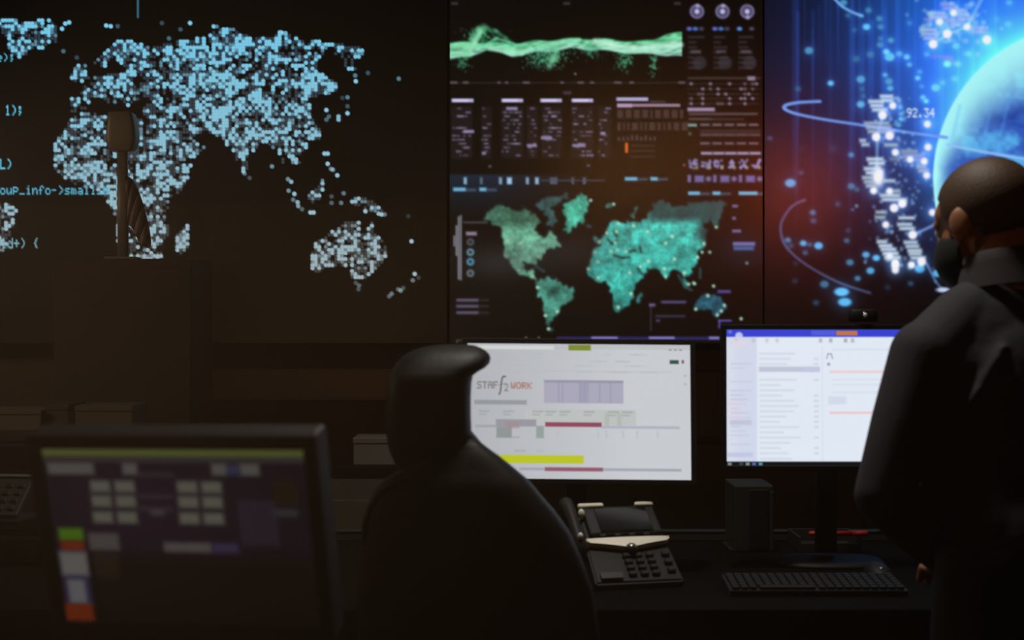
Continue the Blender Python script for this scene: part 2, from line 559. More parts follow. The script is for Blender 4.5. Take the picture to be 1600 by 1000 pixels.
for x0, x1 in zip(edges, edges[1:]):
    box('glass_pane', ((x0 + x1) / 2, 0, H / 2), (x1 - x0 - 0.05, 0.010, H - 0.12), 'glass', part, 0.0)
for x in (RX0 + .03, -1.25, 1.05, RX1 - .03):
    box('window_frame', (x, 0, H / 2), (0.06, 0.06, H), 'casing', part, 0.003)
for z in (0.03, H - .03):
    box('window_frame', ((RX0 + RX1) / 2, 0, z), (RX1 - RX0, 0.06, 0.06), 'casing', part, 0.003)

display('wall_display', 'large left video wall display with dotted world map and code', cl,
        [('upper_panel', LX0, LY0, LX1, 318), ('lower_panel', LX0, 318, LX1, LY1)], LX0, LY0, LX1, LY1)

# ---- middle wall display: green wave, data columns, status column, teal world map
MX0, MX1, MY0, MY1 = 702, 1192.5, -150, 537
cm = Canvas(MX0, MY0, MX1, MY1, 1.5, (9, 8, 7))
X, Y = cm.X, cm.Y
# wave band
wx = [702, 735, 760, 800, 850, 900, 940, 1000, 1020, 1040, 1065.5]
wc = [80, 77, 72, 78, 72, 68, 70, 75, 73, 70, 70]
wh = [13, 11, 6, 10, 9, 8, 9, 10, 11, 17, 19]
c_ = np.interp(X, wx, wc) + 1.5 * np.sin(X / 9)
h_ = np.interp(X, wx, wh)
band = np.clip((h_ - abs(Y - c_)) / 3 + 0.5, 0, 1) * (X > 702) * (X < 1065.5)
tex = 0.62 + 0.5 * vnoise(X, Y * 3 + X * 0.4, 9, 11)
edge = np.clip((Y - c_) / np.maximum(h_, 1), -1, 1)
colw = np.stack([70 + 75 * tex + 30 * edge, 205 + 25 * tex, 130 + 60 * tex + 25 * edge], -1)
cm.img = cm.img * (1 - band[..., None] * np.clip(tex, 0, 1)[..., None]) + colw * (band * np.clip(tex, 0, 1))[..., None]


def cloud(n, cx, cy, sx, sy, col, r=1.2, a=0.6, lim=None):
    for _ in range(n):
        x, y = rng.normal(cx, sx), rng.normal(cy, sy)
        if lim and not (lim[0] < x < lim[1] and lim[2] < y < lim[3]):
            continue
        cm.disc(x, y, r, col, a * rng.uniform(0.4, 1), 1.5)


GR = (90, 215, 150)
cloud(260, 752, 57, 16, 9, (70, 190, 130), 1.3, .5, (705, 800, 40, 76))
cm.line([(728, 84), (740, 62), (749, 48), (756, 44)], 12, (120, 222, 165), .55, 8)
cm.line([(735, 80), (742, 66), (751, 50)], 6, (165, 240, 200), .7, 5)
cm.line([(756, 44), (775, 49), (790, 60), (800, 68)], 6, (80, 190, 135), .45, 5)
cm.line([(762, 68), (775, 60), (795, 66), (815, 72)], 3.5, (110, 220, 165), .8, 3)
cm.line([(702, 72), (745, 72)], 9, (150, 235, 185), .5, 5)
cm.line([(790, 81), (815, 84), (840, 74), (880, 65), (905, 62)], 6, (150, 240, 195), .7, 4)
cloud(420, 853, 88, 18, 10, (85, 195, 145), 1.3, .55, (812, 908, 72, 112))
cm.line([(870, 76), (866, 92), (858, 104)], 9, (135, 225, 175), .55, 8)
cloud(130, 976, 96, 7, 9, GR, 1.2, .55, (955, 1000, 84, 118))
cloud(110, 1021, 96, 4, 12, GR, 1.2, .5, (1008, 1034, 84, 122))
cloud(70, 723, 98, 5, 7, GR, 1.2, .5, (704, 740, 90, 114))
cloud(140, 925, 78, 10, 7, (80, 190, 140), 1.3, .4)
cm.line([(930, 64), (955, 70), (990, 76), (1020, 74), (1064, 70)], 8, (205, 250, 230), .75, 6)
cm.line([(936, 72), (975, 80), (1010, 80), (1030, 74)], 6, (170, 245, 205), .6, 5)
cm.line([(704, 86), (735, 86)], 7, (150, 240, 190), .6, 5)
cm.line([(766, 76), (800, 82), (830, 78)], 6, (170, 245, 205), .6, 5)
# thin ruler rows
cm.rect(705, 128, 1066, 130.5, (58, 52, 46), .7)
for x in (706, 726, 780, 792, 820, 878, 905, 925, 962, 986, 1063):
    cm.rect(x - 3, 126.5, x + rng.uniform(2, 10), 131, (104, 96, 104), .7)
cm.disc(899, 115.5, 2.2, (120, 125, 120), .8)
for x in (708, 883, 1056):
    cm.rect(x - 3, 3, x + 8, 8, (70, 66, 62), .7, 2)
cm.rect(880, 142, 893, 148, (90, 78, 96), .6, 2)
LV = (188, 180, 224)
for xa, xb in ((705.5, 740), (783.5, 817.5), (844, 878), (893, 927)):
    cm.rect(xa, 154, xb, 160, LV, 1, 1.5)
    cm.rect(xa + 3, 155, xb - 8, 159, (214, 206, 240), 1, 1.5)
cm.rect(963, 152, 1013, 158, LV, .95, 1.8)
cm.rect(964, 162, 1063, 167, (158, 130, 152), 1, 1.5)
cm.rect(964, 162, 988, 168, (182, 158, 186), 1, 1.5)
cm.rect(1015, 157, 1040, 160, (110, 90, 104), .6, 2)
for xa, xb, n in ((705, 738, 36), (752, 768, 14), (783, 818, 36), (823, 841, 14), (846, 878, 36), (893, 928, 34), (934, 955, 14)):
    cm.rect(xa, 166, xb, 248, (38, 33, 38), .55, 3)
    for _ in range(n):
        x, y = rng.uniform(xa, xb - 6), 168 + 6.1 * rng.integers(0, 13)
        wd = rng.uniform(2, 9)
        v = rng.uniform(.35, .8)
        cm.rect(x, y, min(x + wd, xb), y + 3, (128 * v + 40, 118 * v + 36, 158 * v + 36), .8, 1.8)
for xa, ya, xb in ((724, 203, 741), (791, 167, 809), (845, 213, 863), (894, 225, 915), (823, 225, 839), (938, 206, 946), (753, 237, 759)):
    cm.rect(xa, ya, xb, ya + 5, (150, 140, 182), .9, 2)
for ya, hh in ((171, 14), (191, 13)):
    x = 964
    while x < 1066:
        wd = rng.choice([4, 6, 10])
        cm.rect(x, ya, x + wd, ya + hh, (112, 84, 80), .55, 3)
        x += wd + 3
for x in range(965, 1022, 7):
    cm.rect(x, 210 + rng.uniform(0, 4), x + 4, 220, (124, 96, 104), .6, 3)
cm.rect(976.5, 223, 981.5, 239, (226, 106, 40), 1, 2)
for ya in (226, 234, 243):
    cm.rect(985, ya, 1024, ya + 3.5, (92, 66, 56), .55, 2.5)
cm.rect(917, 257, 922, 261, (150, 110, 130), .7, 2)
cm.rect(763, 258, 768, 262, (150, 130, 130), .6, 2)
# status column
for k, x in enumerate((1089, 1129, 1167.5)):
    cm.disc(x, 18, 11.5, (116, 108, 146), 1, 2.5)
    cm.disc(x, 18, 7.5, (62, 58, 92), 1, 3)
    cm.disc(x, 18, 4, (202, 196, 240), 1, 3.5)
    cm.disc(x + 1, 9 if k < 2 else 27, 3.2, (176, 170, 206), .9, 3)
    for q in range(3):
        if k == 2 and q == 1:
            continue
        cm.disc(x - 12 + q * 9.5, 45, 4.2, [(98, 112, 214), (72, 122, 205), (70, 66, 84)][q] if k < 2 else [(90, 150, 232), 0, (78, 76, 92)][q], .95, 3, 3.2)
    for y in range(56, 112, 8):
        wd = rng.uniform(10, 26)
        cm.rect(x - 14, y, x - 14 + wd, y + 4, (62, 54, 60), .7, 3)
    cm.rect(x - 10, 78, x + 6, 83, (112, 100, 112), .6, 3)
    cm.disc(x + 4, 98, 11, (58, 56, 62), .7, 4)
cm.rect(1074, 120, 1188, 124, (70, 58, 50), .8, 2)
cm.rect(1168, 119, 1180, 126, (150, 136, 166), .9, 3)
for y in (131, 139, 147, 154, 162):
    cm.rect(1074, y - 1, 1186, y + 1, (82, 66, 66), .55, 2)
    for x in rng.choice(np.arange(1080, 1186, 6), 6, False):
        cm.disc(x, y, 2.8, (146, 130, 152) if rng.random() < .5 else (112, 92, 96), .8, 2.5)
cm.rect(1074, 168, 1117, 174, (162, 136, 174), 1, 2.5)
cm.rect(1076, 176, 1184, 180, (108, 86, 88), .8, 2.5)
cm.rect(1076, 184, 1112, 188, (104, 84, 86), .8, 2.5)
cm.rect(1112, 185, 1162, 188, (86, 68, 66), .7, 2.5)
cm.rect(1075, 193, 1089, 198, (132, 170, 160), .9, 2.5)
for x in range(1094, 1186, 19):
    cm.rect(x, 193, x + 15, 197, (130, 108, 118), .9, 3)
    cm.rect(x, 203, x + 18, 206, (92, 76, 76), .7, 3)
    cm.rect(x, 208, x + 18, 213, (112, 92, 102), .7, 3)
    cm.rect(x, 222, x + 15, 226, (138, 116, 128), .8, 3)
    cm.rect(x + 1, 237, x + 19, 242, (168, 150, 182), .95, 2.5)
cm.disc(1078, 209, 3.2, (84, 120, 76), .7, 3)
for k in range(6):
    x = 1076 + 19.6 * k
    for q in range(14):
        cm.disc(x + rng.uniform(1, 14), 249 + rng.uniform(0, 14), 2.4, (150, 138, 192), .7, 2.5)
    cm.disc(x + 12.5, 262, 3, (168, 160, 120), .8, 3)
cm.disc(1069, 258, 2.8, (168, 92, 82), .7, 3)
for k in range(3):
    x = 1074 + 40 * k
    cm.rect(x, 273, x + 6, 285, (136, 124, 190), .8, 3)
    cm.rect(x + 11, 274, x + 26, 285, (130, 122, 196), .8, 4)
    cm.disc(x + 33, 279.5, 4.5, (140, 126, 184), .8, 4)
# map panel
top = np.clip((Y - 271) / 3, 0, 1) * np.clip((345 - Y) / 70, 0, 1) * np.clip((930 - X) / 160, 0, 1)
cm.over((slice(None), slice(None)), top * 0.9, (22, 40, 58))
for x, wd, v in ((727, 5, .9), (752, 4, .5), (782, 5, .8), (796, 8, 1), (824, 5, .8), (839, 6, .9), (865, 12, .4), (895, 4, .4), (913, 5, .45)):
    cm.rect(x - wd / 2, 277, x + wd / 2, 288, (140 * v + 20, 180 * v + 20, 215 * v + 20), 1, 2.5)
cm.rect(845, 280.5, 945, 283.5, (68, 72, 88), .8, 2)
for xa, xb, y in ((976, 996, 279.5), (1016, 1028, 279.5), (1075, 1094, 302), (1113, 1126, 302), (1154, 1184, 302), (708, 728, 296), (749, 760, 296)):
    cm.rect(xa, y - 3, xb, y + 3, (108, 178, 214), 1, 2.5)
    cm.rect(xb, y - 1.5, xb + 16, y + 3, (70, 92, 120), .8, 3)
MAPS = [
    ('a', [(755, 344), (763, 330), (778, 318), (792, 325), (810, 332), (818, 321), (836, 336), (846, 344), (838, 356), (840, 366), (850, 370), (858, 361), (870, 369), (876, 383), (861, 389),
           (850, 397), (840, 408), (838, 416), (833, 409), (818, 412), (817, 420), (824, 424), (830, 419), (833, 431), (840, 438), (830, 434), (810, 425), (799, 415), (789, 399), (786, 387), (787, 371), (783, 355), (771, 349)], (120, 204, 168)),
    ('b', [(836, 318), (850, 310), (870, 306), (889, 300), (888, 309), (872, 318), (862, 326), (871, 346), (866, 357), (854, 352), (856, 340), (846, 330)], (52, 92, 92)),
    ('c', [(880, 330), (884, 318), (898, 309), (907, 301), (917, 305), (919, 323), (914, 344), (900, 353), (889, 366), (882, 360), (885, 342)], (72, 188, 160)),
    ('d', [(836, 440), (856, 431), (875, 440), (884, 447), (896, 450), (896, 459), (889, 473), (877, 479), (870, 491), (863, 500), (859, 510), (863, 518), (858, 520), (853, 507), (850, 479), (847, 468), (838, 456)], (78, 160, 140)),
    ('e', [(926, 396), (928, 388), (938, 384), (942, 372), (946, 362), (953, 348), (965, 343), (972, 348), (991, 344), (1006, 344), (1013, 336), (1020, 319), (1034, 312), (1049, 321), (1068, 321), (1080, 315), (1099, 316),
           (1116, 314), (1133, 314), (1132, 331), (1123, 343), (1122, 358), (1116, 352), (1111, 343), (1097, 352), (1105, 364), (1106, 376), (1098, 386), (1090, 388), (1092, 410), (1080, 420), (1079, 432), (1073, 428), (1069, 436), (1078, 452),
           (1068, 446), (1063, 424), (1054, 420), (1046, 424), (1042, 436), (1034, 429), (1030, 420), (1020, 417), (1013, 421), (1006, 427), (1006, 434), (991, 448), (991, 463), (979, 480), (974, 486), (962, 486), (956, 465),
           (952, 446), (946, 440), (929, 440), (918, 427), (919, 415), (926, 403)], (64, 194, 180)),
    ('f', [(996, 474), (996, 464), (1004, 457), (1004, 466), (1000, 475)], (56, 130, 130)),
    ('g', [(1085, 476), (1092, 468), (1104, 458), (1114, 460), (1120, 462), (1126, 461), (1135, 480), (1129, 490), (1121, 495), (1111, 487), (1099, 482), (1087, 488)], (38, 92, 112)),
    ('h', [(927, 374), (932, 368), (939, 378), (930, 381)], (70, 130, 130)),
    ('i', [(912, 354), (922, 353), (922, 359), (914, 359)], (56, 70, 76)),
    ('j', [(945, 318), (958, 314), (959, 321), (948, 324)], (60, 130, 124)),
    ('k', [(986, 338), (990, 328), (997, 322), (992, 332), (990, 340)], (60, 130, 124)),
    ('l', [(1080, 443), (1087, 438), (1090, 444), (1085, 448)], (80, 190, 180)),
]
n1, n2 = vnoise(X, Y, 6, 21) * .6 + vnoise(X, Y, 2.6, 23) * .6 - .1, vnoise(X, Y, 14, 22)
soft = lambda mk: (mk + np.roll(mk, 1, 0) + np.roll(mk, -1, 0) + np.roll(mk, 1, 1) + np.roll(mk, -1, 1)) / 5.0
for k, poly, col in MAPS:
    jx, jy = (vnoise(X, Y, 5, 31) - .5) * 7, (vnoise(X, Y, 5, 32) - .5) * 8
    mk = soft(soft(inside(poly, X + jx, Y + jy).astype(float)))
    f = 0.52 + 0.46 * n1 + 0.34 * n2
    if k == 'a':
        f = f * np.clip(0.56 + (Y - 345) / 50, 0.56, 1.12)
    if k == 'd':
        f = f * (1 - 0.45 * np.exp(-((X - 866) / 12) ** 2 - ((Y - 455) / 9) ** 2)) * np.clip(1 - (Y - 482) / 90, .5, 1)
    if k == 'e':
        north = np.clip((352 - Y) / 14, 0, 1) * np.clip((X - 1006) / 14, 0, 1)
        east = np.clip((X - 1084) / 16, 0, 1) * np.clip((384 - Y) / 12, 0, 1)
        f = f * (1 - 0.58 * np.maximum(north, east)) * np.clip(1 - (Y - 448) / 120, .6, 1)
    a = mk[..., None]
    c = np.asarray(col, float) * f[..., None]
    c = np.clip(c, 0, 255)
    if k == 'e':
        c = c * (1 - np.maximum(north, east)[..., None] * 0.35) + np.array([46, 74, 88]) * np.maximum(north, east)[..., None] * 0.35
    cm.img = cm.img * (1 - a) + c * a
for seg in ([(960, 399), (972, 403), (984, 402)], [(984, 393), (992, 391)], [(1000, 386), (1002, 394)], [(997, 420), (1003, 428)], [(950, 374), (956, 381), (963, 376)], [(960, 362), (964, 370)]):
    cm.line(seg, 3.5, (16, 34, 36), .75, 2.5)
cities = [(794, 376), (813, 380), (850, 394), (841, 401), (790, 399), (810, 422), (832, 431), (840, 449), (871, 487), (852, 493), (857, 514), (948, 364), (966, 349), (990, 353), (963, 362), (937, 378), (961, 379), (930, 394), (955, 393), (965, 391),
          (978, 393), (1012, 362), (1050, 369), (919, 420), (934, 409), (935, 434), (984, 426), (1001, 416), (1013, 408), (986, 459), (966, 480), (1038, 420), (1040, 432), (1069, 426), (1085, 443), (1076, 444), (1119, 355), (1100, 381), (1097, 394), (1109, 394),
          (1115, 447), (1087, 483), (1132, 477), (1127, 486), (1121, 492), (1106, 462), (1158, 498), (959, 319), (923, 313), (1090, 402), (1040, 380), (1054, 405), (1167, 411)]
for x, y in cities:
    cm.disc(x, y, 2.7, (196, 236, 200), .85, 2.6)
for seg in ([(837, 416), (850, 424)], [(1060, 430), (1070, 448), (1080, 453)], [(1094, 420), (1094, 434)]):
    cm.line(seg, 4, (58, 120, 120), .6, 4)
# map panel side read-outs
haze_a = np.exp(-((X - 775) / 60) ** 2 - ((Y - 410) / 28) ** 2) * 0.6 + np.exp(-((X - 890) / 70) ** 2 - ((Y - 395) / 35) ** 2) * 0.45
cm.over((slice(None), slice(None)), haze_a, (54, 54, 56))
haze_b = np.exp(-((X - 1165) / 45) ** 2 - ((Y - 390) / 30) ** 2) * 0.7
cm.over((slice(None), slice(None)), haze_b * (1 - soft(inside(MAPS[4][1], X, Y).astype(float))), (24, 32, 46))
for x, ya, yb in ((716.5, 338, 437), (720, 336, 438), (713, 352, 400), (709.5, 368, 385)):
    cm.rect(x - 1, ya, x + 1.2, yb, (186, 186, 200), .85, 1.5)
for y, c in ((378, (96, 100, 104)), (394, (120, 170, 190)), (409, (90, 180, 210)), (427, (120, 140, 150))):
    cm.disc(735, y, 6, c, .8, 3)
    cm.disc(735, y, 2.5, (26, 28, 32), .9, 2)
cm.rect(724, 346, 762, 349, (94, 88, 96), .8, 2.5)
cm.rect(728, 362, 745, 368, (168, 150, 172), .85, 3)
for y in (469, 478.5, 488.5):
    cm.rect(713, y - 2.5, 748, y + 2.5, (104, 96, 124), .85, 3)
    cm.rect(750, y - 1.5, 764, y + 1.5, (66, 60, 70), .7, 3)
for y, wd in ((322, 9), (341, 6), (361, 14)):
    cm.rect(1144, y - 2.5, 1144 + wd, y + 2.5, (132, 118, 168), .85, 3)
cm.rect(1145, 378, 1180, 384, (122, 120, 190), .9, 3)
cm.rect(1146, 385, 1178, 391, (70, 108, 164), .9, 3)
cm.rect(1121, 453, 1142, 458, (92, 80, 156), .9, 3)
cm.line([(1124, 512), (1124, 501), (1142, 501)], 3, (104, 92, 196), .9, 3)
cm.line([(1017, 476), (1017, 516)], 2, (64, 60, 78), .8, 2)
cm.rect(1014, 474, 1024, 479, (122, 110, 160), .8, 3)
cm.rect(1033, 470, 1072, 474, (104, 94, 142), .85, 3)
cm.rect(1024, 492, 1071, 496, (64, 58, 82), .8, 3)
cm.rect(1025, 499, 1031, 503, (92, 84, 118), .8, 3)
cm.rect(870, 526, 1126, 531, (48, 44, 112), .9, 2.5)
for xa, xb in ((924, 965), (1014, 1054), (1108, 1124)):
    cm.rect(xa, 526, xb, 530, (150, 142, 224), .95, 2.5)
for x in (822, 842):
    cm.disc(x, 527.5, 1.8, (150, 140, 130), .8, 2)
cm.line([(714, 543), (714, 532), (722, 531)], 2, (100, 96, 92), .8, 2)
cm.blur(1)
display('wall_display', 'middle video wall display with green wave, data columns and teal map', cm,
        [('wave_panel', MX0, MY0, 1069.5, 134), ('data_panel', MX0, 134, 1069.5, 270.5), ('status_panel', 1069.5, MY0, MX1, 270.5), ('map_panel', MX0, 270.5, MX1, MY1)],
        MX0, MY0, MX1, MY1)

# ---- right wall display: glowing blue globe with orbit lines
GX0, GX1, GY0, GY1 = 1193.5, 1720, -150, 537
cg = Canvas(GX0, GY0, GX1, GY1, 1.5, (8, 8, 9))
X, Y = cg.X, cg.Y
gcx, gcy, gr = 1700, 280, 242
R = np.hypot(X - gcx, Y - gcy)
d = R - gr
vert = np.clip(1 - (Y - 90) / 400, 0, 1) ** 1.25
dd = np.maximum(d, 0)
cg.img += (np.exp(-dd / 95) * vert)[..., None] * np.array([50, 92, 178])
cg.img += (np.exp(-dd / 220) * vert)[..., None] * np.array([16, 34, 110])
cg.img += (np.exp(-dd / 32) * vert ** 1.6)[..., None] * np.array([30, 100, 110])
cg.img += (np.exp(-((X - 1480) / 150) ** 2 - ((Y + 10) / 170) ** 2))[..., None] * np.array([6, 48, 90])
for _ in range(38):
    x = rng.uniform(1240, 1600)
    ya, yb = rng.uniform(-120, 60), rng.uniform(90, 420)
    w = cg.win(x - 6, ya, x + 6, yb)
    fa = np.exp(-((cg.X[w] - x) / rng.uniform(1.2, 3)) ** 2) * np.clip((yb - cg.Y[w]) / 120, 0, 1)
    cg.add(w, fa * rng.uniform(.3, 1), (10, 18, 38))
# globe body
ins = np.clip(-d / 2.5 + 0.5, 0, 1)
rimw = 20 + 75 * np.clip((260 - Y) / 160, 0, 1)
rim = np.exp(-(np.minimum(d, 0) / rimw) ** 2)
sea = np.stack([52 + 120 * rim, 92 + 160 * rim, 190 + 65 * rim], -1)
lat = vnoise(X, Y, 44, 51) * .6 + vnoise(X, Y, 17, 52) * .28 + vnoise(X, Y, 7, 53) * .12
cont = np.clip((lat - .5) * 5, 0, 1) * (1 - rim)
sea += cont[..., None] * np.array([36, 84, 50])
sea -= (np.clip((.42 - lat) * 5, 0, 1) * (1 - rim))[..., None] * np.array([22, 34, 34])
cg.img = cg.img * (1 - ins[..., None]) + sea * ins[..., None]
for x, yb in ((1500, 165), (1546, 180), (1578, 150), (1562, 220)):
    cg.line([(x, yb), (x - 14, yb + 60)], 4, (96, 170, 250), .35, 5)


def curve(pts, n=14):
    """smooth polyline through points"""
    o = []
    for i in range(len(pts) - 1):
        p0, p1, p2, p3 = [np.array(pts[min(max(k, 0), len(pts) - 1)], float) for k in (i - 1, i, i + 1, i + 2)]
        for t in np.linspace(0, 1, n, endpoint=False):
            o.append(tuple(0.5 * ((2 * p1) + (-p0 + p2) * t + (2 * p0 - 5 * p1 + 4 * p2 - p3) * t * t + (-p0 + 3 * p1 - 3 * p2 + p3) * t ** 3)))
    return o + [pts[-1]]


RB = (112, 156, 238)
cg.line(curve([(1282, 158.5), (1250, 160), (1229, 164), (1226, 170), (1245, 178), (1290, 187), (1350, 196), (1420, 207), (1480, 215)]), 4.2, RB, .8, 2.5)
cg.line(curve([(1480, 226), (1530, 236), (1600, 248), (1700, 262)]), 4, (150, 200, 255), .75, 3)
cg.line(curve([(1258, 312), (1238, 322), (1222, 345), (1221, 368), (1232, 390), (1262, 415), (1310, 441), (1360, 458)]), 3.6, (66, 74, 112), .8, 3)
cg.line(curve([(1302, -4), (1316, 10), (1334, 20), (1348, 25)]), 3.2, (110, 168, 232), .7, 3)
cg.line([(1455, 70), (1484, 52), (1511, 42), (1536, -4)], 3.5, (150, 206, 250), .65, 3)
cg.line([(1511, 42), (1530, 0)], 2.5, (140, 196, 250), .5, 3)
cg.line([(1379, 178), (1371, 214), (1370, 260), (1374, 285)], 5, (142, 186, 246), .6, 4)
cg.line([(1431, 365), (1463, 350)], 4.5, (132, 160, 226), .8, 3)
cg.line([(1448, 412), (1462, 440), (1472, 452)], 4, (96, 130, 186), .7, 3)
cg.disc(1474, 453, 11, (196, 212, 248), 1, 3, 4)
# scattered lights
for x, y, r, b in [(1318, 4, 6, .8), (1357, 16, 5, .7), (1325, 24, 4, .6), (1345, 25, 4, .6), (1374, 29, 5, .7), (1354, 42, 6, 1), (1376, 42, 5, .7), (1335, 47, 3.5, .55), (1264, 79, 7, .8), (1376, 60, 4, .6), (1375, 70, 5, .7), (1392, 63, 5, .75), (1385, 81, 5, 1),
                   (1360, 85, 6, .6), (1338, 92, 6, .55), (1390, 89, 8, .9), (1405, 84, 5, .8), (1417, 89, 5, .9), (1421, 101, 4, .8), (1383, 117, 4, .8), (1298, 130, 5, 1), (1247, 139, 4.5, .55), (1345, 124, 7, .8), (1389, 127, 6, .7), (1391, 138, 5, .8), (1434, 122, 4, .9),
                   (1437, 112, 3.5, .7), (1347, 139, 4, .5), (1349, 150, 4, .5), (1345, 163, 6.5, .85), (1442, 152, 4, .8), (1447, 158, 4, .9), (1440, 135, 3.5, .6), (1462, 137, 7, .8), (1480, 100, 6, 1), (1497, 100, 5, .8), (1492, 123, 5, .7), (1473, 129, 4, .7), (1448, 85, 4, .7),
                   (1407, 168, 3.5, .7), (1408, 178, 3.5, .7), (1408, 186, 4, .8), (1404, 195, 4, .7), (1421, 36, 4, .6), (1494, 72, 6, .8), (1514, 84, 5, .8), (1575, 38, 5, .7), (1577, 4, 5, .7), (1557, 30, 4, .6), (1330, 242, 4.5, .8), (1302, 232, 5, .35), (1253, 232, 3, .3),
                   (1235, 286, 9, .9), (1252, 270, 4, .5), (1330, 291, 6, .7), (1339, 296, 4, .6), (1309, 319, 4.5, .5), (1332, 327, 3.5, .35), (1270, 332, 5, .7), (1271, 345, 5, .55), (1325, 360, 4, .45), (1323, 376, 4.5, .65), (1231, 375, 5, .75), (1255, 380, 5.5, .95), (1265, 382, 4, .6),
                   (1279, 384, 7, 1), (1258, 395, 4.5, .6), (1236, 384, 5, .5), (1353, 398, 6, .9), (1328, 410, 6, .75), (1369, 403, 6, 1), (1360, 423, 6.5, .9), (1340, 435, 5, .75), (1243, 412, 4, .35), (1242, 439, 4.5, .4), (1288, 444, 7, .7), (1315, 456, 12, 1.1), (1320, 472, 11, 1.1),
                   (1275, 473, 5, .5), (1387, 449, 4.5, .35), (1423, 443, 4.5, .5), (1464, 427, 7, .9), (1437, 420, 8, .8), (1203, 216, 4, .5)]:
    g = np.exp(-max(math.hypot(x - gcx, y - gcy) - gr, 0) / 130) * (1 if y < 220 else .3)
    col = np.array([86, 176, 238]) * min(b, 1.05) + g * np.array([60, 110, 90])
    cg.glow(x, y, r * 1.7, (14, 26, 40), b)
    cg.disc(x, y, r * .95, col, min(b + .1, 1), 3.5, min(r * .8, 6.5), True)
# bright node clusters with blurred captions
for x, y in ((1395, 165), (1379, 180), (1369, 214), (1390, 212), (1449, 194), (1399, 238), (1422, 249), (1444, 252), (1448, 274), (1450, 230), (1365, 298), (1390, 299), (1410, 318), (1397, 325), (1374, 270), (1372, 280), (1384, 351), (1426, 367), (1399, 411), (1399, 422), (1424, 414), (1440, 409),
             (1390, 400), (1457, 332), (1458, 69), (1480, 53), (1468, 34), (1490, 20), (1511, 42), (1542, 62)):
    cg.glow(x, y, 13, (44, 70, 100), .8)
    cg.disc(x, y, 5.6, (248, 246, 255), 1, 4, None, True)
cg.disc(1372, 276, 9, (240, 244, 255), .9, 8, 16)


def caption(x, y, w, n=2, v=1.0):
    for k in range(n):
        wd = w * rng.uniform(.7, 1)
        cg.rect(x + 3 * k, y + 6.5 * k, x + 3 * k + wd, y + 6.5 * k + 5.0, (214 * v, 236 * v, 255 * v), 1.0, 5.0, True)


for a in ((1375, 148, 24), (1357, 156, 24, 3), (1350, 190, 44, 3, .8), (1343, 217, 14, 2, .9), (1382, 224, 22, 1, .8), (1408, 234, 36, 3, .7), (1432, 258, 20, 2, .8), (1354, 246, 26, 2), (1350, 261, 26, 2), (1347, 275, 22, 3, .85), (1380, 280, 20, 1, .9), (1375, 303, 42, 2, .95), (1392, 296, 20, 1, .8),
          (1368, 329, 18, 1, .8), (1367, 337, 18, 1, .8), (1404, 338, 30, 1, .95), (1402, 348, 28, 2, .95), (1370, 375, 22, 2), (1376, 387, 26, 3), (1412, 376, 24, 3, .95), (1420, 394, 24, 2, .95), (1385, 403, 24, 1, .9), (1406, 243, 20, 1, .6), (1390, 246, 18, 1, .55),
          (1448, 18, 30, 2, .8), (1470, 4, 28, 2, .7), (1490, 14, 26, 3, .75), (1437, 44, 30, 3, .8), (1444, 28, 50, 1, .6), (1515, 41, 30, 2, .75), (1480, 30, 26, 2, .7), (1455, 86, 36, 1, .5), (1475, 90, 18, 2, .6)):
    caption(*a)
for _ in range(150):
    x, y = rng.normal(1405, 26), rng.uniform(150, 420)
    cg.disc(x, y, rng.uniform(1.5, 3.5), (150, 190, 240), rng.uniform(.2, .6), 3, None, True)
for _ in range(90):
    x, y = rng.normal(1490, 30), rng.normal(40, 22)
    cg.disc(x, y, rng.uniform(2, 5), (160, 216, 250), rng.uniform(.2, .6), 4, None, True)
for x, y in ((1379, 180), (1369, 214), (1390, 212), (1372, 276), (1410, 318), (1397, 325), (1426, 367), (1440, 409), (1399, 415), (1458, 69), (1480, 53), (1542, 62)):
    cg.disc(x, y, 6.5, (250, 248, 255), 1, 4, None, True)
cg.text(1417, 169, '92.34', 14, 9, (226, 234, 252), 1)
cg.blur(1)
display('wall_display', 'right video wall display with glowing blue globe and orbit lines', cg,
        [('globe_panel', GX0, GY0, GX1, GY1)], GX0, GY0, GX1, GY1)


# ------------------------------------------------------------------ furniture
# tall cabinet below the left map and the striped post on top of it
a, b = P(85, 404, 5.0), P(300, 404, 5.0)
cab = empty('tall_cabinet', ((a.x + b.x) / 2, 5.17, 0), 'tall dark cabinet standing before the dotted map', 'cabinet')
cw, ch = b.x - a.x, a.z
box('body', (0, 0, ch / 2), (cw, 0.34, ch), 'wood', cab, 0.004)
for k, (z0, z1) in enumerate(((0.06, 0.76), (0.78, ch - 0.03))):
    d_ = box('door', (0, -0.176, (z0 + z1) / 2), (cw - 0.004, 0.016, z1 - z0), 'wood', cab, 0.002)
    box('handle', (cw / 2 - .03, -0.19, 0.62 if k == 0 else 0.86), (0.008, 0.014, 0.09), 'wood', d_, 0.003)

pp = P(192, 404, 5.06)
post = empty('striped_post', (pp.x, pp.y, ch), 'slim grey post with block head and striped curved flap, on the tall cabinet', 'post')
k5 = 5.06 / F


def pq(x, y):
    return ((x - 192) * k5, (404 - y) * k5)


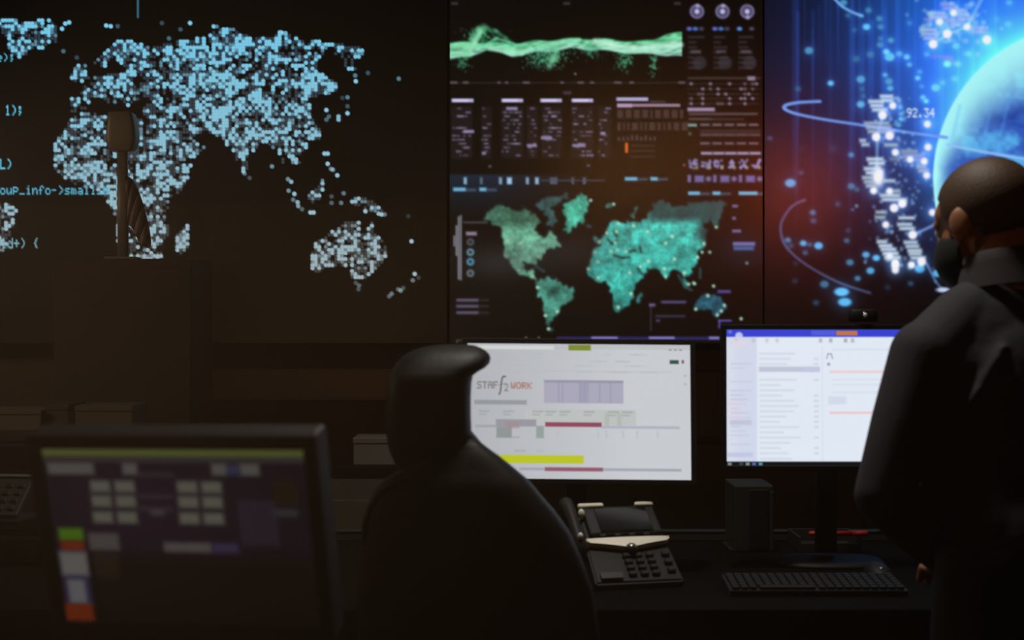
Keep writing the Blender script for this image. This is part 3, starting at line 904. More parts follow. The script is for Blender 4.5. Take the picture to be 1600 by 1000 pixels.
box('foot_plate', (0, 0, 0.004), (0.11, 0.09, 0.008), 'post', post, 0.002)
z0, z1 = pq(0, 404)[1] + 0.006, pq(0, 232)[1]
loft('pole', [(z0, 0.001, 0, 0.0195, 0.012), (z1 * .5, 0.0, 0, 0.0195, 0.012), (z1, -0.001, 0, 0.018, 0.012)], 'post', post, 20)
hs = [(236, 176, 207), (234, 173, 210), (228, 170, 213), (215, 168.5, 215.5), (203, 169, 215), (190, 170.5, 213), (182, 171, 211), (177, 171, 210), (175, 173, 207)]
loft('block_head', [(pq(0, y)[1], (pq(x0, 0)[0] + pq(x1, 0)[0]) / 2, 0, (x1 - x0) / 2 * k5, 0.04 if 178 < y < 232 else 0.032) for y, x0, x1 in hs], 'post', post, 32, 6)
# flap: a curved plate with diagonal bands, split into stripes
fl_top = [(199, 274), (205, 277), (211, 284), (217, 296), (222, 310), (227, 325), (231, 342), (235, 360), (237, 378), (236, 388)]
edge_pts = curve(fl_top, 6)
inner = curve([(199, 274), (199, 300), (200, 330), (201, 348), (208, 356), (214, 368), (222, 382), (236, 388)], 8)


def samp(c, t):
    q = t * (len(c) - 1)
    i = min(int(q), len(c) - 2)
    return np.array(c[i]) + (np.array(c[i + 1]) - np.array(c[i])) * (q - i)


flap = bpy.data.objects.new('flap', None)
NS = 12
for k in range(NS):
    bm = bmesh.new()
    t0, t1 = k / NS, (k + 1) / NS
    rows = []
    for t in np.linspace(t0, t1, 4):
        e, i_ = samp(edge_pts, max(t - .05, 0)), samp(inner, min(t + .05, 1))
        r = []
        for u in np.linspace(0, 1, 4):
            q = i_ + (e - i_) * u
            xx, zz = pq(*q)
            r.append((xx, -0.012 - 0.02 * math.sin(math.pi * u), zz))
        rows.append(r)
    fr = [[bm.verts.new(p) for p in r] for r in rows]
    bk = [[bm.verts.new((p[0], p[1] + 0.006, p[2])) for p in r] for r in rows]
    for S in (fr, bk):
        for i in range(3):
            for j in range(3):
                bm.faces.new((S[i][j], S[i][j + 1], S[i + 1][j + 1], S[i + 1][j]))
    for i in range(3):
        for j in (0, 3):
            bm.faces.new((fr[i][j], fr[i + 1][j], bk[i + 1][j], bk[i][j]))
    for j in range(3):
        for i in (0, 3):
            bm.faces.new((fr[i][j], fr[i][j + 1], bk[i][j + 1], bk[i][j]))
    mesh_obj('stripe', bm, 'stripe' if k % 2 else 'stripe2', post, True)
bpy.data.objects.remove(flap)

# low cabinet along the left with three grey boxes
lz = P(0, 674, 4.58).z
low = empty('low_cabinet', (-1.60, 4.73, 0), 'long low dark cabinet holding grey boxes, below the left display', 'cabinet')
box('body', (0, 0, (lz - 0.03) / 2), (1.5, 0.36, lz - 0.03), 'wood', low, 0.004)
box('top', (0, 0, lz - 0.015), (1.54, 0.40, 0.03), 'wood', low, 0.004)
for k in range(3):
    d_ = box('door', (-0.5 + 0.5 * k, -0.188, lz / 2 - 0.01), (0.485, 0.016, lz - 0.12), 'wood', low, 0.003)
    box('handle', (0.19, -0.202, lz - 0.16), (0.07, 0.014, 0.01), 'post', d_, 0.003)


def grey_box(name, label, x0, x1, y0, Y, base, m, depth, lid=True):
    a, b = P(x0, y0, Y), P(x1, y0, Y)
    w, h = b.x - a.x, a.z - base
    r = empty(name, ((a.x + b.x) / 2, Y + depth / 2, base), label, 'box', group='')
    box('body', (0, 0, h * 0.39), (w * .98, depth * .96, h * 0.78), m, r, 0.003)
    box('lid', (0, 0, h * 0.89), (w, depth, h * 0.22), m, r, 0.003)
    return r


grey_box('storage_box', 'wide grey box at the left edge of the low cabinet', -45, 65, 641, 4.60, lz, 'grey2', 0.2)
grey_box('storage_box', 'smallest grey box, between the two wider boxes', 71, 107, 632, 4.62, lz, 'grey4', 0.18)
grey_box('storage_box', 'grey box on the low cabinet, above the touch monitor', 116, 207, 634, 4.60, lz, 'grey2', 0.2)

# grey bar on the wall under the left display
a, b = P(288, 576, 5.6), P(660, 625, 5.6)
bar = empty('grille_bar', ((a.x + b.x) / 2, 5.66, b.z), 'long grey bar mounted on the wall below the left display', 'speaker')
w_, h_2 = b.x - a.x, a.z - b.z
box('body', (0, -0.04, h_2 / 2), (w_, 0.08, h_2), 'grey3', bar, 0.006)
box('grille', (0, -0.083, h_2 / 2), (w_ * .985, 0.008, h_2 * .86), 'grey3', bar, 0.003)

# side cabinet with a pale card box, behind the chair
sz = P(0, 730, 4.5).z
side = empty('side_cabinet', (P(600, 0, 4.7).x, 4.7, 0), 'dark side cabinet behind the high-backed chair', 'cabinet')
box('body', (0, 0, (sz - .025) / 2), (0.52, 0.38, sz - .025), 'wood', side, 0.004)
box('top', (0, 0, sz - 0.0125), (0.54, 0.4, 0.025), 'desk', side, 0.003)
for k in range(3):
    d_ = box('drawer', (0, -0.196, 0.13 + k * (sz - .1) / 3), (0.5, 0.014, (sz - .1) / 3 - .012), 'wood', side, 0.003)
    box('handle', (0, -0.21, 0.06), (0.12, 0.014, 0.012), 'post', d_, 0.003)
grey_box('card_box', 'small pale grey box on the side cabinet, left of the chair', 551, 640, 684, 4.56, sz, 'grey4', 0.16)

# main desk
DZ = 0.74
desk = empty('desk', (0.1, 3.36, 0), 'long dark control room desk under the two white monitors', 'desk')
box('desktop', (0, 0, DZ - 0.014), (4.3, 0.92, 0.028), 'desk', desk, 0.004)

for x in (-2.1, -0.7, 0.75, 2.1):
    box('leg_panel', (x, 0.0, (DZ - .028) / 2), (0.03, 0.8, DZ - .028), 'desk', desk, 0.003)
box('modesty_panel', (0, 0.40, 0.45), (4.16, 0.018, 0.48), 'desk', desk, 0.002)


cable_rail = empty('cable_rail', (0.1, 3.805, DZ), 'long grey cable rail along the rear edge of the desk', 'rail')
box('channel', (0, 0, 0.012), (4.3, 0.03, 0.024), 'rail', cable_rail, 0.003)
box('lid', (0, 0, 0.026), (4.3, 0.034, 0.004), 'rail', cable_rail, 0.001)


def monitor(label, canvas, x0, y0, x1, y1, Y, tilt, roll, m='monitor_face', bez=0.012, neck=None):
    """flat screen whose picture spans the given frame pixels at distance Y, on a stand"""
    a, b = P(x0, y0, Y), P(x1, y1, Y)
    w, h = b.x - a.x, a.z - b.z
    c = (a + b) / 2
    root = empty('monitor', (c.x, Y + 0.09, DZ), label, 'monitor')
    mt = Matrix.Translation(Vector((0, -0.09, c.z - DZ))) @ Matrix.Rotation(-math.radians(tilt), 4, 'X') @ Matrix.Rotation(math.radians(roll), 4, 'Y')
    cx, cy = (x0 + x1) / 2, (y0 + y1) / 2

    def place(X, Yp):
        p = np.stack([(X - cx) * w / (x1 - x0), np.zeros_like(X), -(Yp - cy) * h / (y1 - y0), np.ones_like(X)], -1)
        return (p @ np.array(mt).T)[..., :3]
    canvas.tile('screen', m, place, canvas.x0, canvas.y0, canvas.x1, canvas.y1, root)
    box('back_shell', (0, 0.022, 0), (w + 2 * bez - .004, 0.036, h + 2 * bez - .004), 'casing', root, 0.006, mt)
    bm = bmesh.new()
    for cc, ss in (((0, 0.0, h / 2 + bez / 2), (w + 2 * bez, 0.012, bez)), ((0, 0.0, -h / 2 - bez / 2), (w + 2 * bez, 0.012, bez)),
                   ((-w / 2 - bez / 2, 0, 0), (bez, 0.012, h)), ((w / 2 + bez / 2, 0, 0), (bez, 0.012, h))):
        box_bm(bm, cc, ss, mt, 0.001, 1)
    mesh_obj('bezel', bm, 'bezel', root)
    hc = c.z - DZ
    box('neck', (0, -0.005 + .05, hc / 2 + .03), (0.05, 0.03, hc + .02), 'casing', root, 0.004)
    loft('foot', [(0, 0, 0, 0.13, 0.09), (0.006, 0, 0, 0.13, 0.09), (0.012, 0, 0, 0.12, 0.08)], 'casing', root, 32)
    return root


# ---- middle monitor picture
cc = Canvas(729, 537, 1079, 748, 1.0, (206, 209, 214))
X, Y = cc.X, cc.Y
cc.img += (-(1 - np.clip((X - 729) / 260, 0, 1)) * 26)[..., None]
cc.rect(729, 537, 1079, 545, (190, 194, 196), .7, 2)
cc.rect(745, 540, 865, 546, (222, 226, 224), .8, 3)
cc.rect(888, 538, 923, 547, (128, 144, 52), 1, 2)
for y in (552, 563, 570, 580):
    for _ in range(7):
        x = rng.uniform(770, 1000)
        cc.rect(x, y, x + rng.uniform(8, 30), y + 2, (184, 188, 192), .5, 2)
cc.rect(740, 579, 1050, 581, (188, 190, 194), .6, 2)
cc.rect(1047, 561, 1061, 567, (38, 78, 58), .95, 2)
cc.rect(1066, 561, 1069, 566, (96, 50, 50), .9, 1.5)
for x in (1046, 1054, 1062):
    cc.rect(x, 544, x + 4, 546, (120, 124, 128), .8, 1.5)
for y in (584, 597):
    cc.rect(1069, y, 1073, y + 3, (170, 170, 190), .7, 1.5)
cc.text(745, 597, 'STAF', 11, 8.5, (118, 112, 112), .75)
cc.line(curve([(789, 589), (785, 590), (783, 598), (782, 610), (780, 617)]), 2, (110, 112, 112), .85, 1.5)
cc.line([(779, 602), (788, 600)], 1.4, (120, 120, 120), .7, 1.5)
cc.text(788, 600, '2', 12, 7, (120, 122, 124), .8)
cc.text(798, 598, 'WORK', 10, 8.6, (168, 112, 96), .85)
cc.rect(741, 626, 823, 633, (146, 150, 156), .85, 2)
cc.rect(850, 594, 974, 630, (172, 170, 190), .95, 2)
for x in (872, 878, 905, 912, 936, 953):
    cc.rect(x, 596, x + 2, 629, (152, 152, 178), .7, 1.5)
cc.rect(850, 594, 974, 598, (150, 150, 168), .8, 2)
cc.rect(905, 594, 920, 629, (156, 156, 182), .6, 3)
cc.rect(820, 640, 994, 664, (192, 197, 195), .85, 2)
for x in (748, 786, 832, 852, 874, 912, 950, 972):
    cc.rect(x, 642, x + 17, 645, (162, 166, 166), .7, 2)
    cc.rect(x, 647, x + 12, 650, (168, 172, 172), .7, 2)
cc.rect(945, 645, 952, 665, (176, 182, 172), .6, 2)
cc.rect(964, 645, 971, 665, (176, 182, 172), .6, 2)
cc.rect(743, 665, 775, 669, (160, 162, 168), .8, 2)
cc.rect(775, 656, 838, 667, (152, 150, 160), .9, 2)
cc.rect(776, 667, 800, 685, (142, 150, 150), .9, 2)
cc.rect(800, 683, 812, 685, (156, 160, 162), .8, 2)
cc.rect(838, 666, 850, 685, (150, 162, 160), .95, 2)
cc.rect(790, 660, 812, 670, (168, 140, 146), .6, 2)
cc.rect(852, 660, 940, 667, (146, 76, 96), 1, 2)
cc.rect(940, 665, 1062, 669, (176, 178, 196), .9, 2)
for x in (870, 933, 946, 972, 994, 1026):
    cc.rect(x, 672, x + 3, 684, (190, 192, 194), .7, 2)
cc.rect(804, 703, 822, 707, (174, 176, 176), .8, 2)
cc.rect(838, 703, 850, 707, (182, 184, 184), .7, 2)
cc.rect(729, 711.5, 912, 724, (190, 202, 36), 1, 1.5)
cc.rect(812, 731, 1064, 735, (162, 164, 178), .9, 2)
cc.rect(852, 730, 942, 736, (150, 92, 108), 1, 2)
monitor('monitor showing a white timesheet page with yellow bar, behind the chair', cc, 729, 537, 1079, 748, 3.33, 8, 0.5)

# ---- right monitor picture
cr = Canvas(1135, 515, 1485, 727, 1.0, (232, 241, 252))
cr.rect(1130, 527, 1183, 724, (216, 223, 242), 1, 3)
cr.rect(1130, 540, 1150, 724, (226, 230, 242), .6, 10)
cr.rect(1130, 513, 1490, 526.5, (60, 70, 214), 1, 2)
cr.rect(1268, 516, 1306, 524, (84, 98, 226), .9, 2)
cr.rect(1307, 517, 1340, 524, (200, 122, 72), 1, 1.5)
cr.disc(1155, 525, 6, (214, 218, 244), .9, 3)
cr.rect(1138, 516, 1144, 521, (120, 128, 230), .8, 2)
for x, v in ((1148, 200), (1175, 196), (1196, 206), (1212, 204), (1280, 180), (1296, 170), (1319, 160), (1330, 176)):
    cr.rect(x, 529, x + 5, 535, (v, v, v + 12), .8, 2.5)
cr.rect(1145, 532, 1166, 540, (236, 220, 232), .8, 3)
for _ in range(26):
    y = 560 + 7 * rng.integers(0, 22)
    cr.rect(1142, y, 1142 + rng.uniform(10, 34), y + 2.5, (206, 210, 232), .8, 2)
for y in (629, 640, 649):
    cr.rect(1138, y, 1162, y + 3, (234, 214, 228), .9, 3)
cr.rect(1140, 656, 1174, 664, (198, 202, 222), .9, 3)
cr.rect(1136, 707, 1176, 714, (196, 200, 232), .8, 3)
cr.rect(1186, 573, 1281, 581, (198, 202, 222), 1, 3)
cr.rect(1254, 574, 1281, 581, (204, 206, 236), .8, 3)
for k in range(21):
    y = 551 + 8.2 * k
    if abs(y - 577) < 8:
        continue
    cr.rect(1187, y, 1187 + rng.uniform(30, 66), y + 3, (212, 222, 234), .85, 2.5)
    if rng.random() < .5:
        cr.rect(1272, y, 1279, y + 3, (206, 214, 226), .8, 2.5)
cr.rect(1284, 540, 1286, 722, (222, 228, 244), .8, 2)
cr.line([(1292, 560), (1294, 553), (1299, 553), (1301, 560)], 2, (160, 164, 176), .8, 2)
cr.disc(1295, 569, 2.5, (150, 152, 160), .8, 2)
cr.rect(1296, 579, 1470, 583, (244, 214, 220), 1, 2)
cr.rect(1294, 619, 1322, 632, (214, 222, 240), .8, 4)
cr.rect(1296, 643, 1470, 647, (244, 208, 216), 1, 2)
for y in (545, 592, 600, 612):
    cr.rect(1300, y, 1440, y + 2.5, (218, 228, 240), .8, 2.5)
cr.rect(1130, 721, 1490, 728, (14, 16, 22), 1, 1.2)
for x, c in ((1140, (150, 150, 150)), (1158, (70, 76, 80)), (1168, (160, 160, 150)), (1178, (92, 122, 214)), (1188, (100, 168, 190))):
    cr.rect(x - 3, 722.5, x + 3, 727, c, .9, 1.5)
mon_r = monitor('monitor showing a white mail list with blue title bar, beside the man', cr, 1135, 515, 1485, 727, 3.36, 1, 0.0)

# webcam clipped on the right monitor
wp = P(1350, 503, 3.36)
wc_ = empty('webcam', (wp.x, 3.36 + 0.01, wp.z), 'small dark webcam perched on top of the right monitor', 'webcam')
loft('body', [(0.0, 0, 0, 0.030, 0.014), (0.004, 0, 0, 0.034, 0.016), (0.026, 0, 0, 0.034, 0.016), (0.03, 0, 0, 0.030, 0.013)], 'casing', wc_, 24)
bm = bmesh.new()
tube_bm(bm, [(0, -0.014, 0.016), (0, -0.022, 0.016)], [0.009, 0.008], 18)
mesh_obj('lens', bm, 'darkglass', wc_, True)
bm = bmesh.new()
ellipsoid_bm(bm, (0, -0.022, 0.0165), (0.005, 0.003, 0.005), None, 12, 8)
mesh_obj('lens_ring', bm, 'silver', wc_, True)

# ------------------------------------------------------------------ desk phone in front of the middle monitor
TAU, TH = math.radians(36), math.radians(14)
ph0 = P(1002, 908, 3.10)
phone = empty('desk_phone', (ph0.x, ph0.y + 0.02, DZ), 'dark desk phone with silver bars, below the timesheet monitor', 'phone', TH)
Lp = 0.225
MP = Matrix.Translation((0, 0, 0.018)) @ Matrix.Rotation(TAU, 4, 'X')   # local: x right, y up the sloping face, z out of it
bm = bmesh.new()
prof = [(0.0, 0.0), (0.0, 0.016), (Lp * math.cos(TAU), 0.016 + Lp * math.sin(TAU)), (Lp * math.cos(TAU) + 0.03, Lp * math.sin(TAU)), (0.15, 0.0)]
L_, R_ = [], []
for y_, z_ in prof:
    hw = 0.103 - 0.013 * (z_ / 0.15)
    L_.append(bm.verts.new((-hw, y_, z_)))
    R_.append(bm.verts.new((hw, y_, z_)))
for k in range(5):
    bm.faces.new((L_[k], L_[(k + 1) % 5], R_[(k + 1) % 5], R_[k]))
bm.faces.new(L_)
bm.faces.new(R_[::-1])
bmesh.ops.bevel(bm, geom=bm.edges[:], offset=0.004, segments=2, affect='EDGES')
mesh_obj('body', bm, 'phone', phone)
box('display_hood', (0.004, Lp * .80, 0.006), (0.172, Lp * .40, 0.014), 'phone', phone, 0.005, MP)
box('display_glass', (0.006, Lp * .79, 0.0145), (0.125, Lp * .33, 0.003), 'darkglass', phone, 0.001, MP)
for x, wd in ((-0.061, 0.062), (0.068, 0.046)):
    box('silver_cap', (x, Lp * 1.0, 0.012), (wd, 0.012, 0.016), 'silver', phone, 0.005, MP)
for x in (-0.055, -0.02, 0.014, 0.048):
    box('soft_key', (x, Lp * .575, 0.012), (0.016, 0.009, 0.008), 'key', phone, 0.003, MP)
# crescent silver bar: deeper in its middle
bm = bmesh.new()
n = 24
up, dn = [], []
for i in range(n + 1):
    u = -1 + 2 * i / n
    x = 0.098 * u
    dep = 0.010 + 0.020 * max(0, 1 - abs(u)) ** 1.2
    top_y = Lp * .535 - 0.002 * u * u
    up.append((x, top_y))
    dn.append((x, top_y - dep * (1 if abs(u) < .98 else .5)))
fv = [[bm.verts.new(MP @ Vector((x, y, z))) for (x, y) in ring] for ring, z in ((up, 0.016), (dn, 0.014), (dn, 0.0), (up, 0.0))]
for a_, b_ in ((0, 1), (1, 2), (2, 3), (3, 0)):
    for i in range(n):
        bm.faces.new((fv[a_][i], fv[a_][i + 1], fv[b_][i + 1], fv[b_][i]))
bm.faces.new([fv[k][0] for k in range(4)])
bm.faces.new([fv[k][n] for k in range(4)][::-1])
mesh_obj('silver_bar', bm, 'silver', phone)
bm = bmesh.new()
ellipsoid_bm(bm, MP @ Vector((0.002, Lp * .40, 0.010)), (0.014, 0.014, 0.012))
mesh_obj('navigation_button', bm, 'trim', phone, True)
kb = bmesh.new()
box_bm(kb, (0, 0, 0), (0.02, 0.014, 0.007), None, 0.003, 1)
kme = bpy.data.meshes.new('number_key')
kb.to_mesh(kme)
kb.free()
kme.materials.append(M['key'])
for r in range(4):
    for c in range(3):
        o = bpy.data.objects.new('number_key', kme)
        o.matrix_local = MP @ Matrix.Translation((-0.012 + 0.027 * c, Lp * .09 + 0.0185 * r, 0.003))
        link(o, phone)
for r in range(3):
    o = bpy.data.objects.new('function_key', kme)
    o.matrix_local = MP @ Matrix.Translation((0.080, Lp * .12 + 0.025 * r, 0.003))
    link(o, phone)
box('label_card', (-0.062, Lp * .07, 0.004), (0.052, 0.018, 0.003), 'grey', phone, 0.001, MP)
tube('handset', [MP @ Vector((-0.122, Lp * t, z)) for t, z in ((.30, .004), (.36, .020), (.5, .030), (.68, .032), (.86, .030), (.99, .022), (1.04, .006))],
     [0.012, 0.0185, 0.015, 0.013, 0.015, 0.0185, 0.012], 'phone', phone, 14)
bm = bmesh.new()
ellipsoid_bm(bm, MP @ Vector((-0.088, Lp * .90, 0.012)), (0.008, 0.006, 0.011))
mesh_obj('hinge_glint', bm, 'silver', phone, True)  # silver dot built in as a specular glint beside the display
bm = bmesh.new()
ellipsoid_bm(bm, MP @ Vector((-0.122, Lp * .43, 0.047)), (0.006, 0.006, 0.008))
mesh_obj('handset_glint', bm, 'silver', phone, True)  # silver dot standing in for a white glint on the handset
box('cradle', (-0.118, Lp * .65, -0.008), (0.036, Lp * .62, 0.016), 'phone', phone, 0.004, MP)

# ------------------------------------------------------------------ small things on the desk at the right
a = P(1165, 842, 3.74)
pc = empty('mini_computer', (a.x, 3.69, DZ), 'narrow upright grey computer case on the desk under the mail monitor', 'computer')
box('case', (0, 0, 0.085), (0.10, 0.16, 0.17), 'grey', pc, 0.004)
box('front_panel', (0.012, -0.081, 0.085), (0.05, 0.006, 0.15), 'casing', pc, 0.002)
box('side_strip', (0.045, -0.081, 0.08), (0.008, 0.008, 0.15), 'rail', pc, 0.002)
box('stand', (0, 0, 0.003), (0.12, 0.14, 0.006), 'casing', pc, 0.002)

a = P(1290, 845, 3.66)
tr = empty('document_tray', (a.x, 3.68, DZ), 'grey document tray on the desk beneath the mail monitor', 'tray')
box('base', (0, 0, 0.004), (0.16, 0.15, 0.008), 'grey', tr, 0.002)
box('side_wall', (-0.077, 0, 0.022), (0.006, 0.15, 0.036), 'grey', tr, 0.001)
box('side_wall', (0.077, 0, 0.022), (0.006, 0.15, 0.036), 'grey', tr, 0.001)
box('back_wall', (0, 0.072, 0.022), (0.148, 0.006, 0.036), 'grey', tr, 0.001)
box('front_lip', (0, -0.072, 0.014), (0.148, 0.006, 0.02), 'grey', tr, 0.001)
a = P(1310, 836, 3.62)
pen = empty('marker_pen', (a.x, 3.60, DZ + 0.0475), 'red marker pen lying across the grey document tray', 'pen')
tube('barrel', [(-0.075, 0, 0), (-0.07, 0, 0), (0.035, 0, 0)], [0.005, 0.0065, 0.0065], 'red', pen, 12)
tube('cap', [(0.035, 0, 0), (0.07, 0, 0), (0.075, 0, 0)], [0.0075, 0.0075, 0.005], 'red', pen, 12)
pen.location.z = DZ + 0.040 + 0.0065
pen.location.y = 3.62

kbd = empty('keyboard', (P(1270, 0, 3.10).x, 3.10, DZ), 'dark keyboard lying in front of the mail monitor', 'keyboard')
bm = bmesh.new()
pr = [(-0.065, 0), (-0.065, 0.012), (0.065, 0.024), (0.065, 0)]
A_, B_ = [bm.verts.new((-0.19, y, z)) for y, z in pr], [bm.verts.new((0.19, y, z)) for y, z in pr]
for k in range(4):
    bm.faces.new((A_[k], A_[(k + 1) % 4], B_[(k + 1) % 4], B_[k]))
bm.faces.new(A_)
bm.faces.new(B_[::-1])
mesh_obj('body', bm, 'key', kbd)
bm = bmesh.new()
box_bm(bm, (0, 0, 0), (0.0155, 0.0165, 0.008), None, 0.0015, 1)
kc = bpy.data.meshes.new('keycap')
bm.to_mesh(kc)
bm.free()
kc.materials.append(M['casing'])
bm = bmesh.new()
box_bm(bm, (0, 0, 0), (0.12, 0.0165, 0.008), None, 0.0015, 1)
sb = bpy.data.meshes.new('space_bar')
bm.to_mesh(sb)
bm.free()
sb.materials.append(M['casing'])
for r in range(6):
    y = -0.05 + 0.0195 * r
    z = 0.012 + (y + 0.065) / 0.13 * 0.012 + 0.003
    for c in range(20):
        x = -0.176 + 0.01855 * c
        if r == 0 and 3 <= c <= 9:
            continue
        o = bpy.data.objects.new('keycap', kc)
        o.location = (x, y, z)
        link(o, kbd)
    if r == 0:
        o = bpy.data.objects.new('space_bar', sb)
        o.location = (-0.065, y, z)
        link(o, kbd)
ms = empty('mouse', (P(1372, 0, 3.255).x, 3.255, DZ), 'small dark computer mouse beyond the keyboard', 'mouse')
loft('shell', [(0, 0, 0, 0.028, 0.05), (0.012, 0, 0, 0.03, 0.052), (0.024, 0, 0.006, 0.025, 0.04), (0.032, 0, 0.01, 0.014, 0.022), (0.034, 0, 0.01, 0.005, 0.008)], 'key', ms, 24, 2.2)
tube('wheel', [(-0.004, -0.026, 0.022), (0.004, -0.026, 0.022)], 0.008, 'trim', ms, 14)

# phone console at the far left, on a riser
rs = empty('desk_riser', (P(-40, 0, 3.5).x, 3.52, DZ), 'low dark riser shelf at the left end of the desk', 'shelf')
box('shelf_board', (0, 0, 0.085), (0.5, 0.26, 0.018), 'desk', rs, 0.003)
box('support', (-0.2, 0, 0.038), (0.02, 0.22, 0.076), 'desk', rs, 0.002)
box('support', (0.2, 0, 0.038), (0.02, 0.22, 0.076), 'desk', rs, 0.002)
rz = DZ + 0.094
cs = empty('console_phone', (P(-12, 0, 3.46).x, 3.46, rz), 'pale-edged desk phone console at the left edge of the picture', 'phone', math.radians(-8))
MC = Matrix.Translation((0, 0, 0.012)) @ Matrix.Rotation(math.radians(42), 4, 'X')
box('base', (0, 0.05, 0.006), (0.15, 0.14, 0.012), 'phone', cs, 0.003)
box('keypad_plate', (0, 0.06, 0.008), (0.135, 0.12, 0.014), 'rail', cs, 0.004, MC)
for r in range(4):
    for c in range(4):
        o = bpy.data.objects.new('number_key', kme)
        o.matrix_local = MC @ Matrix.Translation((-0.045 + 0.03 * c, 0.02 + 0.024 * r, 0.017))
        link(o, cs)
box('silver_edge', (0, 0.124, 0.012), (0.135, 0.010, 0.018), 'grey4', cs, 0.004, MC)
MD = Matrix.Translation((0, 0.10, 0.115)) @ Matrix.Rotation(math.radians(70), 4, 'X')
box('display_housing', (0, 0.035, 0.0), (0.15, 0.075, 0.014), 'phone', cs, 0.004, MD)
box('display_glass', (0, 0.035, 0.008), (0.13, 0.058, 0.003), 'darkglass', cs, 0.001, MD)

# ------------------------------------------------------------------ glass reflection of a touch monitor, built as a solid one on an arm
TW, THh = 0.3367, 0.2342
Rm = Matrix.Rotation(math.radians(-9.86), 4, 'Z') @ Matrix.Rotation(math.radians(15.17), 4, 'X') @ Matrix.Rotation(math.radians(-0.66), 4, 'Y')
tc_ = Vector((-0.4065, 1.75, 1.062))
side_desk = empty('side_desk', (-0.55, 1.98, 0), 'narrow dark side desk carrying the touch monitor', 'desk')
box('desktop', (0, 0, DZ - 0.014), (0.9, 0.5, 0.028), 'desk', side_desk, 0.004)
for sx in (-.42, .42):
    for sy in (-.22, .22):
        box('leg', (sx, sy, (DZ - .028) / 2), (0.04, 0.04, DZ - .028), 'desk', side_desk, 0.003)
tm = empty('reflected_touch_monitor', (-0.40, 1.98, DZ), 'dim blurred reflection of a touch monitor with button grid, built solid in the lower left foreground', 'monitor')
MT = Matrix.Translation(tc_ - Vector(tm.location)) @ Rm
ct = Canvas(65, 697, 475, 972, 2.0, (13, 8, 16))
X, Y = ct.X, ct.Y
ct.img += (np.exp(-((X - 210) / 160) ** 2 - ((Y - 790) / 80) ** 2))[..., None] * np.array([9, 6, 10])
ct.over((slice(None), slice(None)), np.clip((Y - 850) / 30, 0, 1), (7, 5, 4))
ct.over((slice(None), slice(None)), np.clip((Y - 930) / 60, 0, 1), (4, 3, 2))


def trect(xa, ya, xb, yb, col, a=1.0):
    sh = 0.147 * ((ya + yb) / 2 - 699)
    ct.rect(xa - sh, ya, xb - sh, yb, col, a, 6)


trect(60, 697, 480, 711, (64, 70, 34))
trect(60, 712, 480, 719, (44, 42, 44), .8)
for xa, xb in ((74, 149), (194, 218), (334, 358), (378, 408)):
    trect(xa, 720, xb, 738, (66, 65, 62))
trect(358, 722, 378, 737, (36, 38, 60))
for y in (747, 770, 795):
    for xa in (143, 182, 281, 319):
        o_ = (y - 747) * 0.1
        trect(xa + o_, y, xa + 32 + o_, y + 18, (72, 72, 64))
for y in (735, 768, 787):
    trect(222, y, 275, y + 6, (44, 38, 46), .8)
trect(240, 792, 262, 800, (56, 56, 58), .8)
trect(430, 745, 468, 782, (20, 14, 8))
trect(432, 788, 470, 800, (42, 42, 46), .8)
trect(380, 775, 440, 845, (34, 30, 40), .6)
trect(141, 829, 190, 856, (58, 55, 53))
trect(262, 842, 338, 857, (62, 59, 58))
trect(340, 842, 380, 857, (38, 34, 56))
trect(97, 856, 142, 946, (32, 28, 52))
trect(92, 822, 132, 841, (52, 84, 14))
trect(95, 842, 134, 857, (84, 28, 10))
trect(95, 860, 139, 897, (80, 78, 76))
trect(108, 904, 136, 942, (78, 78, 80))
trect(102, 943, 149, 971, (82, 26, 8))
trect(150, 860, 190, 900, (28, 22, 14), .7)


def tplace(Xp, Yp):
    p = np.stack([((Xp - 65) / 410 - .5) * TW, np.zeros_like(Xp), (.5 - (Yp - 697) / 275) * THh, np.ones_like(Xp)], -1)
    return (p @ np.array(MT).T)[..., :3]


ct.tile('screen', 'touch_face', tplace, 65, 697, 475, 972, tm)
box('back_shell', (0, 0.024, 0), (TW + .034, 0.040, THh + .034), 'casing', tm, 0.006, MT)
bm = bmesh.new()
bz = 0.018
for c3, s3 in (((0, 0, THh / 2 + bz / 2), (TW + 2 * bz, 0.014, bz)), ((0, 0, -THh / 2 - bz / 2), (TW + 2 * bz, 0.014, bz)),
               ((-TW / 2 - bz / 2, 0, 0), (bz, 0.014, THh)), ((TW / 2 + bz / 2, 0, 0), (bz, 0.014, THh))):
    box_bm(bm, c3, s3, MT, 0.002, 1)
mesh_obj('bezel', bm, 'bezel', tm)
e1 = MT @ Vector((0, 0.046, 0))
tube('arm', [e1, e1 + Vector((0.01, 0.06, 0.0)), Vector((0, 0, 0.36)), Vector((0, 0, 0.2)), Vector((0, 0, 0.01))], 0.014, 'casing', tm, 14)
loft('foot', [(0, 0, 0, 0.10, 0.09), (0.010, 0, 0, 0.10, 0.09), (0.016, 0, 0, 0.08, 0.07)], 'casing', tm, 28)

# ------------------------------------------------------------------ high-backed operator chair
CYp = 2.62
ck = CYp / F
chair = empty('operator_chair', (P(742, 0, CYp).x, CYp, 0), 'black high-backed leather chair with headrest, seen from behind', 'chair')
c0x = chair.location.x


def cs_(y, xa, xb, cy, hy):
    return (P(0, y, CYp).z, ((xa + xb) / 2 - 800) * ck - c0x, cy, (xb - xa) / 2 * ck, hy)


